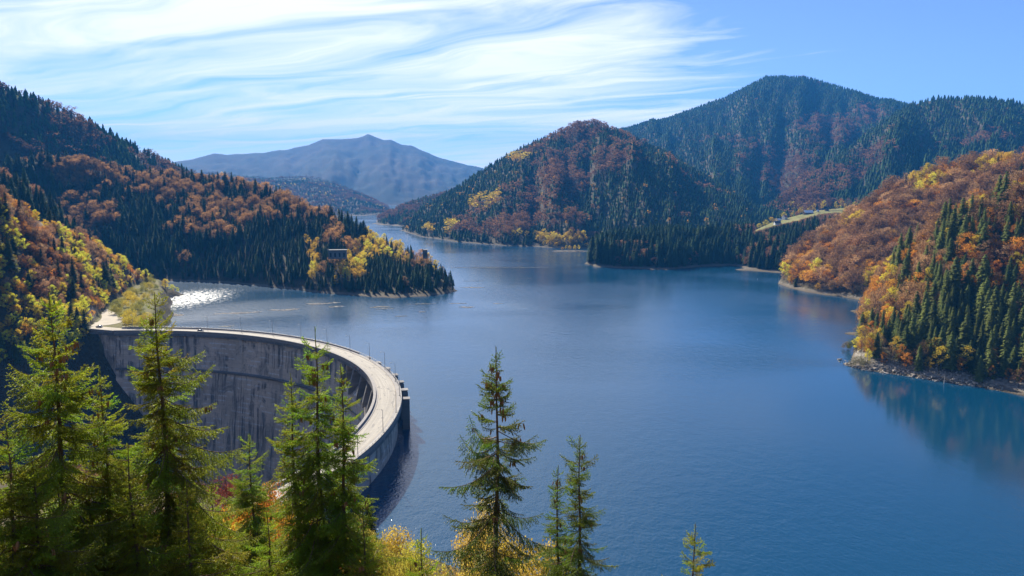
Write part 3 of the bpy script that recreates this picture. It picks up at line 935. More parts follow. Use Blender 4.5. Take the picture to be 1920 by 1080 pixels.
def far_spruce(seed, tiers=7, seg=9):
    rg = np.random.RandomState(seed)
    V, Fc = [], []
    for i in range(tiers):
        z0 = 0.04 + 0.9 * i / tiers
        z1 = min(z0 + 0.32, 1.0)
        R = 0.20 * (1 - z0) ** 0.85 + .01
        k = len(V)
        V.append((rg.uniform(-.01, .01), rg.uniform(-.01, .01), z1))
        a0 = rg.uniform(0, 6)
        for j in range(seg * 2):
            q = R * (rg.uniform(.85, 1.2) if j % 2 else rg.uniform(.45, .65))
            a = a0 + j * math.pi / seg
            V.append((q * math.cos(a), q * math.sin(a), z0 + (0 if j % 2 else .05) + rg.uniform(-.015, .015)))
        for j in range(seg * 2):
            Fc.append((k, k + 1 + j, k + 1 + (j + 1) % (seg * 2)))
    return np.array(V), np.array(Fc)


def tube_np(pts, rad, n=4):
    mb_ = MB(); mb_.tube(pts, rad, n, cap=False)
    q = np.array(mb_.v); f = np.array(mb_.f)
    return q, np.concatenate([f[:, [0, 1, 2]], f[:, [0, 2, 3]]])


def cat(parts):
    V, Fc, M, b = [], [], [], 0
    for v_, f_, m_ in parts:
        V.append(v_); Fc.append(np.asarray(f_) + b); M.append(np.full(len(f_), m_)); b += len(v_)
    return np.concatenate(V), np.concatenate(Fc), np.concatenate(M)


def broad_tree(seed, nleaf, size, shape='round', twigs=0, limbs=9):
    """height 1. returns leaves (V,F) and wood (V,F)"""
    rg = np.random.RandomState(seed)
    wid = {'round': .30, 'tall': .19, 'sparse': .26, 'bush': .55}[shape]
    base = {'round': .22, 'tall': .12, 'sparse': .25, 'bush': 0.0}[shape]
    wood = []
    tip = np.array([rg.uniform(-.04, .04), rg.uniform(-.04, .04), 0.93])
    if shape != 'bush':
        wood.append(tube_np([(0, 0, 0), tip * .5, tip], [.013, .009, .002], 5))
    cen = []
    for i in range(limbs):
        f = (i + .5) / limbs
        h0 = base * .8 + (0.75 - base * .8) * f
        a = i * 2.4 + rg.uniform(-.4, .4)
        prof = math.sin(math.pi * min(1, (f * .8 + .18))) ** 0.7
        L = wid * prof * rg.uniform(.75, 1.15)
        rise = (.20 if shape != 'bush' else .35) * rg.uniform(.7, 1.2)
        p0 = np.array([tip[0] * h0, tip[1] * h0, h0 if shape != 'bush' else .02])
        p1 = p0 + np.array([math.cos(a) * L, math.sin(a) * L, rise if shape != 'bush' else .25 + .6 * f])
        pm = (p0 + p1) / 2 + np.array([0, 0, -.02])
        wood.append(tube_np([p0, pm, p1], [.007, .004, .0015], 3))
        cen.append((p1, wid * rg.uniform(.36, .55)))
        cen.append(((pm + p1) / 2, wid * rg.uniform(.25, .4)))
        for _ in range(twigs):
            q = p0 + (p1 - p0) * rg.uniform(.3, 1)
            dr = np.array([math.cos(a + rg.uniform(-1, 1)), math.sin(a + rg.uniform(-1, 1)), rg.uniform(.2, 1.6)])
            q2 = q + dr / np.linalg.norm(dr) * rg.uniform(.05, .14)
            sd = np.array([-dr[1], dr[0], 0]) * .0022
            wood.append((np.array([q - sd, q + sd, q2]), np.array([(0, 1, 2)])))
    cen.append((tip + (0, 0, -.06), wid * .4))
    cr = np.array([c[1] for c in cen]); cc = np.array([c[0] for c in cen])
    pk = rg.choice(len(cen), nleaf, p=cr ** 2 / (cr ** 2).sum())
    d = rg.normal(size=(nleaf, 3)); d /= np.linalg.norm(d, axis=1)[:, None]
    rad = cr[pk][:, None] * rg.uniform(.35, 1.08, (nleaf, 1)) ** .6
    C = cc[pk] + d * rad * np.array([1, 1, .85])
    C[:, 2] = np.clip(C[:, 2], .02, 1.0)
    nrm_ = d + rg.normal(size=(nleaf, 3)) * .6
    nrm_ /= np.linalg.norm(nrm_, axis=1)[:, None]
    t1 = np.cross(nrm_, rg.normal(size=(nleaf, 3))); t1 /= np.linalg.norm(t1, axis=1)[:, None]
    t2 = np.cross(nrm_, t1)
    s = size * rg.uniform(.5, 1.3, (nleaf, 1))
    V = np.stack([C - t1 * s, C + t2 * s * .7, C + t1 * s, C - t2 * s * .6], 1).reshape(-1, 3)
    k = np.arange(nleaf)[:, None] * 4
    Fc = np.concatenate([k + [0, 1, 2], k + [0, 2, 3]])
    WV, WF, _ = cat([(a_, b_, 0) for a_, b_ in wood])
    return V, Fc, WV, WF


PROTO = {}          # kind -> list of (crown mesh, trunk mesh or None, joined mesh)


def proto(kind, crown, wood, cm):
    cme = mesh_np('crown', crown[0], crown[1], [cm])
    tme = mesh_np('trunk', wood[0], wood[1], [M_BARK]) if wood is not None else None
    if wood is not None:
        V_, F_, M_ = cat([(crown[0], crown[1], 0), (wood[0], wood[1], 1)])
        j = mesh_np(kind, V_, F_, [cm, M_BARK], M_)
    else:
        j = cme
    PROTO.setdefault(kind, []).append((cme, tme, j))


for s in range(5):
    cr_ = spruce_mesh('c', 10 + s, 26 + s, 8, 5, wid=0.185 + .018 * s, bare=.05 + .03 * (s % 3))
    proto('spruce_mid', cr_, tube_np([(0, 0, 0), (0, 0, .5), (0, 0, .97)], [.012, .008, .002], 5), M_NEEDLE)
for s in range(4):
    proto('spruce_far', far_spruce(30 + s, 6 + s % 2, 6), None, M_NEEDLE)
for s in range(5):
    a_ = broad_tree(50 + s, 1300, .020, 'round', 6, 12)
    proto('broad_mid', a_[:2], a_[2:], M_LEAF)
for s in range(4):
    a_ = broad_tree(60 + s, 620, .016, 'sparse', 26, 14)
    proto('bare_mid', a_[:2], a_[2:], M_LEAF)
for s in range(3):
    a_ = broad_tree(70 + s, 900, .019, 'tall', 4, 10)
    proto('tall_mid', a_[:2], a_[2:], M_LEAF)
for s in range(4):
    a_ = broad_tree(80 + s, 130, .055, 'round', 0, 6)
    proto('broad_far', a_[:2], None, M_LEAF)
for s in range(3):
    a_ = broad_tree(90 + s, 700, .035, 'bush', 3, 9)
    proto('bush', a_[:2], a_[2:], M_LEAF)

# ------------------------------------------------------------------ where trees stand
RG = np.random.RandomState(11)


def jitter_grid(r0, r1, sp, th0=math.radians(-40), th1=math.radians(40)):
    out = []
    r = r0
    while r < r1:
        n_ = int((th1 - th0) * r / sp)
        th = th0 + (np.arange(n_) + RG.uniform(0, 1, n_)) * (th1 - th0) / n_
        rr = r + RG.uniform(-.5, .5, n_) * sp
        out.append(np.stack([th, rr], 1))
        r += sp
    return np.concatenate(out)


pts = np.concatenate([jitter_grid(500, 900, 5.0, math.radians(-40), math.radians(-25)), jitter_grid(40, 95, 3.2, math.radians(-42), math.radians(12)), jitter_grid(95, 300, 4.2, math.radians(-42), math.radians(12)), jitter_grid(300, 720, 6.3), jitter_grid(720, 1400, 7.0), jitter_grid(1400, 2400, 9.0), jitter_grid(2400, 4400, 11.5), jitter_grid(4400, 9000, 27.0)])
th, r = pts[:, 0], pts[:, 1]
X, Y = r * np.sin(th), r * np.cos(th)
Z, LI, LT = terrain(X, Y)
PX, PY = project(X, Y, Z)
N1 = fbm(X / 120, Y / 120, 201, 4)
N2 = fbm(X / 45, Y / 45, 202, 3)
N3 = fbm(X / 300, Y / 300, 203, 3)
U1, U2, U3 = RG.uniform(0, 1, (3, len(X)))
L = {n_: i for i, n_ in enumerate(LNAMES)}
SPR, BRO, YEL, BAR = 0, 1, 2, 3
kind = np.full(len(X), -1)
hgt = np.full(len(X), 20.0)
tone = np.zeros((len(X), 3))


def setk(mask, k): kind[mask] = k


m_ = LI == L['left_mountain']
setk(m_, np.where(N1 + N2 * .5 + (U1 - .5) * .5 > -.05, SPR, BRO)[m_])
m_ = LI == L['peninsula_hill']
upper = blob(PX, PY, [(160, 330, 120, 60), (300, 350, 120, 45), (430, 380, 120, 50), (540, 400, 90, 45), (150, 420, 60, 70), (620, 415, 40, 30, .6), (380, 420, 60, 40, .8)])
kk = np.where(upper * 1.0 + N2 * 1.1 + (U1 - .5) * 1.3 > .90, np.where((U2 < .3) & (PX > 400), BAR, BRO), SPR)
yl = blob(PX, PY, [(665, 500, 22, 28, .9), (590, 470, 14, 14, .6), (585, 480, 10, 10, .7), (590, 515, 9, 26, 1), (705, 455, 26, 12, .8), (640, 525, 16, 18, .7), (750, 490, 20, 16, .5), (790, 492, 12, 14, .6), (690, 480, 24, 16, .7), (820, 500, 18, 12, .7), (730, 470, 30, 20, .6), (570, 455, 14, 8, .5), (760, 450, 18, 10, .8), (545, 440, 20, 20, .3)])
kk = np.where(yl + (U2 - .5) * .9 > .62, YEL, kk)
setk(m_, kk[m_])
m_ = LI == L['green_slope']; setk(m_, np.where(U1 + N2 * .5 < .93, SPR, BRO)[m_])
m_ = LI == L['orange_slope']
setk(m_, np.where(U1 < .06, SPR, np.where(N2 + (U2 - .5) * .9 > .08, YEL, BRO))[m_])
setk(m_ & (rock.ravel().max() > 2), -1)
m_ = LI == L['middle_hill']
br = blob(PX, PY, [(1000, 400, 110, 40), (1050, 330, 60, 70), (1090, 250, 50, 50), (900, 430, 60, 22, .9), (1150, 290, 60, 50, .7), (1060, 450, 60, 14, .9)])
yl = blob(PX, PY, [(905, 385, 32, 20, .6), (930, 375, 16, 14, .7), (845, 430, 12, 14, .9), (975, 447, 10, 8, .8), (975, 300, 30, 14, .6), (1060, 460, 56, 16, 1.3), (875, 405, 50, 20, .35), (1300, 300, 60, 30, .3), (925, 345, 20, 20, .3), (805, 435, 12, 10, .7), (990, 445, 60, 7, .5)])
kk = np.where(br * 1.0 + N1 * .9 + N2 * .5 + (U1 - .5) * 1.0 > .80, BRO, SPR)
kk = np.where(yl + (U2 - .5) * .9 > .78, YEL, kk)
kk = np.where((U3 < .02), YEL, kk)
setk(m_, kk[m_])
m_ = LI == L['bed']
setk(m_ & (Z > 1.2) & (r > 1300) & (r < 1500), YEL)
m_ = LI == L['far_spur']; setk(m_, np.where(N2 + N1 + (U1 - .5) * .6 > .05, SPR, BRO)[m_])
m_ = (LI == L['foothill']) | (LI == L['far_mountain'])
setk(m_, np.where(N1 * .8 + (U1 - .5) * .6 > -.1, SPR, BRO)[m_])
setk(m_ & (U2 < .03) & (LI == L['foothill']), YEL)
m_ = LI == L['right_mountain']
br = blob(PX, PY, [(1480, 330, 60, 60), (1560, 250, 70, 40), (1420, 280, 50, 30, .8), (1620, 220, 60, 25, .8), (1520, 380, 60, 30, .9)])
setk(m_, np.where(br + N1 * .8 + (U1 - .5) * .9 > .80, BRO, SPR)[m_])
m_ = LI == L['right_shoulder']
br = blob(PX, PY, [(1500, 370, 70, 40), (1560, 340, 70, 30, .9), (1640, 290, 50, 25, .7), (1700, 290, 70, 20, .5), (1820, 260, 80, 20, .4)])
kk = np.where(br + N1 * .8 + (U1 - .5) * .9 > .78, BRO, SPR)
kk = np.where(U3 < .014, YEL, kk)
kk = np.where((U2 < .35) & (PY > 385) & (PX > 1480) & (PX < 1620), YEL, kk)
setk(m_, kk[m_])
m_ = LI == L['wooded_headland']
kk = np.where(U1 + N2 * .7 + np.clip((PX - 1330) / 300, 0, .35) > .82, np.where(U2 < .25, YEL, BRO), SPR)
setk(m_, kk[m_])
md = blob(PX, PY, MEADOW) > .25

m_ = LI == L['beech_hill']
kk = np.where(U1 < .02, SPR, np.where(U2 < .34, BAR, np.where((U3 < .14) | (N2 > .45), YEL, BRO)))
setk(m_, kk[m_])
m_ = LI == L['spruce_hill']
sp_ = blob(PX, PY, [(1870, 620, 130, 110, 1.3), (1740, 650, 90, 50, 1.2), (1770, 570, 60, 50, .8), (1690, 530, 18, 55, .8), (1800, 470, 50, 70, .75), (1880, 440, 60, 90, .8), (1640, 640, 30, 25, .7)])
kk = np.where(sp_ + (U1 - .5) * 1.1 + N2 * .5 > .78, SPR, np.where(U2 < .25, BAR, np.where(U3 + np.clip((PY - 560) / 400, 0, .3) > .80, YEL, BRO)))
setk(m_, kk[m_])
m_ = (LI == L['shelf']) & (Z > 12) & (X < -200)
# trees of the dark gorge bank
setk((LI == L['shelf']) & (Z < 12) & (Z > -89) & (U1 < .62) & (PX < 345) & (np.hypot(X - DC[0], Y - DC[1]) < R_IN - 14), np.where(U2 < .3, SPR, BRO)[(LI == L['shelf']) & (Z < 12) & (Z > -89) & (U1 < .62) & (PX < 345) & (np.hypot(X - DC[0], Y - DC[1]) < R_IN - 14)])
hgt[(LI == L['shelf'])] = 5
kind[(Z < 1.6) & (LI != L['shelf']) & ~((LI == L['bed']) & (r > 1300) & (r < 1500))] = -1
ns_ = (LI == L['near_slope']) & (r > 40) & (r < 330) & (Z > 2) & (PX < 1250) & (np.hypot(X - DC[0], Y - DC[1]) < R_IN - 8)
kind[(LI == L['near_slope']) | (LI == L['far_mountain'])] = -1
kind[ns_] = np.where(U1 < .35, SPR, np.where(U1 < .6, YEL, BRO))[ns_]
rk_ = blob(PX, PY, ROCKS)
kind[(rk_ + (U3 - .5) * .4 > .45) & (PX < 600)] = -1

# heights
k_ = kind
hgt = np.where(k_ == SPR, 21 + 5 * (U2 - .5), 17 + 4 * (U2 - .5))
hgt = np.where(k_ == YEL, 13 + 4 * (U2 - .5), hgt)
hgt = np.where(LI == L['orange_slope'], 5.0 + 5.5 * U2, hgt)
hgt = np.where((LI == L['orange_slope']) & (k_ == SPR), 13 + 5 * U2, hgt)
hgt = np.where((LI == L['peninsula_hill']) & (r < 1000) & (k_ == SPR), 9 + 7 * U2, hgt)
hgt = np.where((LI == L['peninsula_hill']) & (r >= 1000) & (k_ == SPR), 13 + 9 * U2, hgt)
hgt = np.where((LI == L['middle_hill']) & (k_ == SPR), 12 + 6 * U2, hgt)
hgt = np.where((LI == L['middle_hill']) & (k_ != SPR), 13 + 5 * U2, hgt)
hgt = np.where((LI == L['wooded_headland']) & (k_ == SPR), 24 + 7 * U2, hgt)
hgt = np.where((LI == L['spruce_hill']) & (k_ == SPR), 17 + 8 * U2, hgt)
hgt = np.where((LI == L['beech_hill']), 19 + 5 * (U2 - .5), hgt)
hgt = np.where(LI == L['far_mountain'], 15, hgt)
hgt = np.where(LI == L['foothill'], 14, hgt)
hgt = np.where(LI == L['shelf'], 3 + 4 * U2, hgt)
hgt = np.where(ns_, np.where(r < 95, 1.2 + 1.6 * U2, np.where(PX > 560, 2.2 + 1.8 * U2, 3.5 + 3 * U2)), hgt)
hgt = np.where((k_ == SPR) & (r > 1300), hgt * .82, hgt)
hgt = np.where((r > 2400) & (r < 4400), hgt * .85, hgt)
hgt = hgt * (0.65 + .6 * U3) * np.where((Z < 4) & (LI != L['shelf']), .7, 1)

ml_lo = np.interp(PX, [1405, 1450, 1500, 1530, 1600, 1612], [439, 426, 414, 404, 398, 396])
ml_up = np.interp(PX, [1405, 1450, 1500, 1530, 1600, 1612], [437, 412, 400, 391, 384, 394])
vz = (PX > 1410) & (PX < 1612) & (LI == L['wooded_headland'])
hcap = (PY - ml_lo + 4 * (U1 - .3)) * r / F_PX
hgt = np.where(vz & (PY > ml_lo), np.minimum(hgt, np.maximum(hcap, 0)), hgt)
kind = np.where(vz & (PY > ml_up) & ((PY <= ml_lo) | (hgt < 3.5)), -1, kind)
k_ = kind


# tints
def lerp(a, b, t): return np.array(a)[None] * (1 - t[:, None]) + np.array(b)[None] * t[:, None]


q1 = np.clip(.5 + N2 * .7 + (U3 - .5) * .8, 0, 1)
q2 = np.clip(U3 * 1.1 - .05, 0, 1)
warm = np.isin(LI, [L['orange_slope'], L['beech_hill'], L['spruce_hill']])
tone = lerp((.018, .046, .018), (.052, .098, .022), q1)
tone = np.where(warm[:, None], lerp((.045, .068, .018), (.105, .125, .028), q1), tone)
bro = lerp((.085, .045, .032), (.18, .095, .045), q1)
brw = np.where((q2 < .52)[:, None], lerp((.34, .14, .025), (.58, .28, .03), q1), np.where((q2 < .75)[:, None], lerp((.20, .125, .065), (.33, .20, .09), q1), lerp((.13, .075, .045), (.20, .11, .05), q1)))
bro = np.where(warm[:, None], brw, bro)
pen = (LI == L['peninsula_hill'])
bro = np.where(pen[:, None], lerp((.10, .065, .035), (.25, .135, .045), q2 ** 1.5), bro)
tone = np.where((k_ == BRO)[:, None], bro, tone)
tone = np.where((k_ == YEL)[:, None], lerp((.42, .24, .02), (.50, .40, .04), q2), tone)
os_ = (LI == L['orange_slope']) & (k_ == YEL)
tone = np.where(os_[:, None], lerp((.70, .28, .02), (.70, .44, .03), q2), tone)
tone = np.where((k_ == BAR)[:, None], lerp((.15, .10, .07), (.26, .15, .07), q1), tone)
tone = tone * (.60 + .8 * U1[:, None]) * np.where((k_ == SPR) & ~warm, np.where(r > 1300, 1.05, 1.0), np.where(r > 1300, 1.1, 1.4))[:, None]
tone = np.where((LI == L['shelf'])[:, None], tone * .5, tone)  # shade of the gorge bank put into the tint of its trees
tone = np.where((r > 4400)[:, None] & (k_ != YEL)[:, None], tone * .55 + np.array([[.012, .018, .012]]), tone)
tone = np.where((LI == L['orange_slope'])[:, None] & (k_ != SPR)[:, None], tone * 1.25, tone)
tone = np.minimum(tone, .74)

elv = (Z + hgt - CAMZ) / r
seen = (elv > horizon_before(th, r) - .0035) & (kind >= 0)
show = (seen & (PX > -140) & (PX < 2060)) | (ns_ & (kind >= 0))
near_vis = ~ns_ & (elv > horizon_before(th, r) + .004) & (PX > 0) & (PX < 1920) & (kind >= 0)
size_px = hgt / r * F_PX
near_ = r < 1400

kmap = {SPR: ('spruce_mid', 'spruce_far'), BRO: ('broad_mid', 'broad_far'), YEL: ('tall_mid', 'broad_far'), BAR: ('bare_mid', 'broad_far')}


def pickmodel(i):
    kd = kmap[int(kind[i])][0 if r[i] < 1500 else 1]
    if r[i] > 4400: return 'broad_far'
    if kd == 'broad_mid' and U3[i] < .4: return 'tall_mid'
    if kd == 'tall_mid' and U3[i] < .35: return 'broad_mid'
    return kd


REGION = {
    'left_mountain': 'on the dark left mountain', 'peninsula_hill': 'on the peninsula', 'green_slope': 'on the green left slope',
    'orange_slope': 'on the orange left hillside', 'middle_hill': 'on the middle hill', 'far_spur': 'on the hazy spur',
    'foothill': 'on the blue foothill', 'far_mountain': 'on the far blue mountain', 'right_mountain': 'on the high right mountain', 'right_shoulder': 'on the right mountain shoulder',
    'wooded_headland': 'on the dark headland', 'beech_hill': 'on the rusty right hillside', 'spruce_hill': 'on the nearest right hillside',
    'near_slope': 'on the near slope', 'shelf': 'on the bank below the gravel road', 'bed': 'on the low spit'}
chosen = np.zeros(len(X), bool)
cls = [(kind == SPR, 'spruce_tree', 'spruce', 275), ((kind == BRO) | (kind == BAR), 'beech_tree', 'beech', 280), (kind == YEL, 'birch_tree', 'birch', 230)]
words = {SPR: ['dark green', 'mid green', 'olive green'], BRO: ['russet', 'copper brown', 'orange brown'], YEL: ['orange gold', 'golden', 'bright yellow'], BAR: ['half bare greyish brown', 'half bare brown', 'half bare tan']}
band = lambda h_: 'short' if h_ < 13 else ('tall' if h_ > 21 else 'middling')


def where(px_, py_, reg):
    if reg == 'spruce_hill':
        v_ = 'by the rocky shore' if py_ > 640 else ('low down' if py_ > 580 else ('halfway up' if py_ > 500 else ('high up' if py_ > 420 else 'at the crest')))
        return v_ + (', lake side,' if px_ < 1700 else (', middle part,' if px_ < 1810 else ', right edge,'))
    if reg == 'beech_hill':
        v_ = 'by the sandy shore' if py_ > 510 else ('halfway up' if py_ > 420 else 'near the crest')
        return v_ + (', left end,' if px_ < 1540 else (', middle part,' if px_ < 1700 else ', right end,'))
    if reg == 'orange_slope':
        v_ = 'above the road' if py_ > 530 else ('midway up' if py_ > 460 else 'at the top')
        return v_ + (', left edge,' if px_ < 90 else (', middle,' if px_ < 170 else ', lake end,'))
    if reg == 'peninsula_hill':
        v_ = 'by the water' if py_ > 520 else ('midway up' if py_ > 460 else 'on the ridge')
        return v_ + (', tip,' if px_ > 760 else (', outer half,' if px_ > 640 else (', middle,' if px_ > 500 else ', inland end,')))
    if reg == 'wooded_headland':
        v_ = 'at the water' if py_ > 480 else ('up the slope' if py_ > 440 else 'below the meadow')
        return v_ + (', left tip,' if px_ < 1180 else (', left half,' if px_ < 1270 else (', middle,' if px_ < 1370 else ', right end,')))
    if reg == 'middle_hill':
        return 'by the waterline' if py_ > 440 else 'up the slope'
    return ''


girth = lambda u_: 'slim' if u_ < .33 else ('broad' if u_ > .67 else 'full')


for msk, nm, catname, cap_ in cls:
    ids = np.where(msk & near_vis)[0]
    ids = ids[np.argsort(-size_px[ids])][:cap_]
    chosen[ids] = True
    for i in ids:
        kd = pickmodel(i)
        cme, tme, _ = PROTO[kd][i % len(PROTO[kd])]
        lum = tone[i].sum()
        w3 = words[int(kind[i])]
        qq = q1[i] if kind[i] != YEL else q2[i]
        wd_ = w3[0] if qq < .35 else (w3[1] if qq < .7 else w3[2])
        reg = LNAMES[LI[i]]
        w_ = where(PX[i], PY[i], reg)
        lab = f'{band(hgt[i])} {girth(U2[i])} {wd_} {catname} {w_} {REGION[reg]}'.replace('  ', ' ')
        if len(lab.replace('-', ' ').split()) > 16: lab = lab.replace(girth(U2[i]) + ' ', '', 1)
        if len(lab.split()) > 16: lab = lab.replace('middling ', '', 1).replace('half bare ', 'bare ')
        o = thing(nm, (X[i], Y[i], Z[i] - .3), lab, catname, lab.replace(' ' + catname + ' ', ' ' + catname + ' trees ', 1), U1[i] * 6.28)
        s_ = hgt[i]; wv_ = s_ * (.75 + .55 * U2[i])
        o.scale = (wv_, wv_, s_)
        for pn, me in (('crown', cme), ('trunk', tme)):
            if me is None: continue
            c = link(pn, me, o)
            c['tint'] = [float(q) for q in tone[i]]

# ------------------------------------------------------------------ the rest of the forest, as masses
PCOL = bpy.data.collections.new('tree_models')
order = []
for kd in sorted(PROTO):
    for j, (_, _, jm) in enumerate(PROTO[kd]):
        o = bpy.data.objects.new(f'{kd}_{j:02d}', jm)
        PCOL.objects.link(o); order.append((kd, j))
order = sorted(order, key=lambda q: f'{q[0]}_{q[1]:02d}')
oidx = {q: i for i, q in enumerate(order)}

ng = bpy.data.node_groups.new('scatter', 'GeometryNodeTree')
ng.interface.new_socket('Geometry', in_out='INPUT', socket_type='NodeSocketGeometry')
ng.interface.new_socket('Geometry', in_out='OUTPUT', socket_type='NodeSocketGeometry')
gi = ng.nodes.new('NodeGroupInput'); go = ng.nodes.new('NodeGroupOutput')
iop = ng.nodes.new('GeometryNodeInstanceOnPoints'); ci = ng.nodes.new('GeometryNodeCollectionInfo')
ci.inputs['Collection'].default_value = PCOL
ci.inputs['Separate Children'].default_value = True
ci.inputs['Reset Children'].default_value = True


def nattr(nm, typ):
    n_ = ng.nodes.new('GeometryNodeInputNamedAttribute'); n_.data_type = typ; n_.inputs['Name'].default_value = nm
    return n_.outputs['Attribute']


iop.inputs['Pick Instance'].default_value = True
mtp = ng.nodes.new('GeometryNodeMeshToPoints')
ng.links.new(gi.outputs[0], mtp.inputs[0])
ng.links.new(mtp.outputs[0], iop.inputs['Points'])
ng.links.new(ci.outputs[0], iop.inputs['Instance'])
ng.links.new(nattr('pick', 'INT'), iop.inputs['Instance Index'])
ng.links.new(nattr('turn', 'FLOAT_VECTOR'), iop.inputs['Rotation'])
ng.links.new(nattr('size', 'FLOAT_VECTOR'), iop.inputs['Scale'])
ng.links.new(iop.outputs[0], go.inputs[0])


def scatter(name, label, P, pick, turn, size, tint):
    me = bpy.data.meshes.new(name)
    me.vertices.add(len(P)); me.vertices.foreach_set('co', np.asarray(P, np.float32).ravel())
    for nm, ty, arr in (('pick', 'INT', pick), ('turn', 'FLOAT_VECTOR', turn), ('size', 'FLOAT_VECTOR', size), ('tint', 'FLOAT_VECTOR', tint)):
        a_ = me.attributes.new(nm, ty, 'POINT')
        a_.data.foreach_set('value' if ty == 'INT' else 'vector', np.asarray(arr, np.int32 if ty == 'INT' else np.float32).ravel())
    me.update()
    o = link(name, me)
    md_ = o.modifiers.new('scatter', 'NODES'); md_.node_group = ng
    tag(o, label, kind='stuff')
    return o


FOR = [('forest', 'dark mixed forest covering the left mountain', ['left_mountain']),
       ('forest', 'spruce and russet beech wood on the shaded peninsula', ['peninsula_hill']),
       ('forest', 'green spruce wood above the orange hillside', ['green_slope']),
       ('autumn_thicket', 'orange and yellow trees and scrub on the left hillside', ['orange_slope', 'shelf']),
       ('scrub', 'low autumn scrub and young trees on the near slope', ['near_slope']),
       ('forest', 'mixed forest on the middle hill across the lake', ['middle_hill', 'bed']),
       ('forest', 'blue hazy forest on the distant hills', ['far_spur', 'foothill', 'far_mountain']),
       ('forest', 'blue green forest on the high right mountain', ['right_mountain', 'right_shoulder']),
       ('forest', 'dark spruces and autumn trees on the headland and village slope', ['wooded_headland']),
       ('beech_forest', 'rusty brown and orange beech forest on the right hillside', ['beech_hill']),
       ('forest', 'spruces and orange beeches above the rocky right shore', ['spruce_hill'])]
for nm, lab, regs in FOR:
    ids = np.where(show & ~chosen & np.isin(LI, [L[q] for q in regs]))[0]
    if len(ids) == 0: continue
    pick = np.array([oidx[(lambda kd: (kd, int(i) % len(PROTO[kd])))(pickmodel(i))] for i in ids])
    wv_ = hgt[ids] * (.75 + .55 * U2[ids]) * np.where(r[ids] > 4400, 2.4, np.where(r[ids] > 2400, 1.5, np.where(r[ids] > 1400, 1.3, 1.1)))
    tl = RG.normal(0, .03, (len(ids), 2))
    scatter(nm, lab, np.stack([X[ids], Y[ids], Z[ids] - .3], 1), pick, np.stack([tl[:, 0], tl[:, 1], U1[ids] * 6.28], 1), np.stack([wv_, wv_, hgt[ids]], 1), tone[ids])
    print(nm, lab, len(ids))
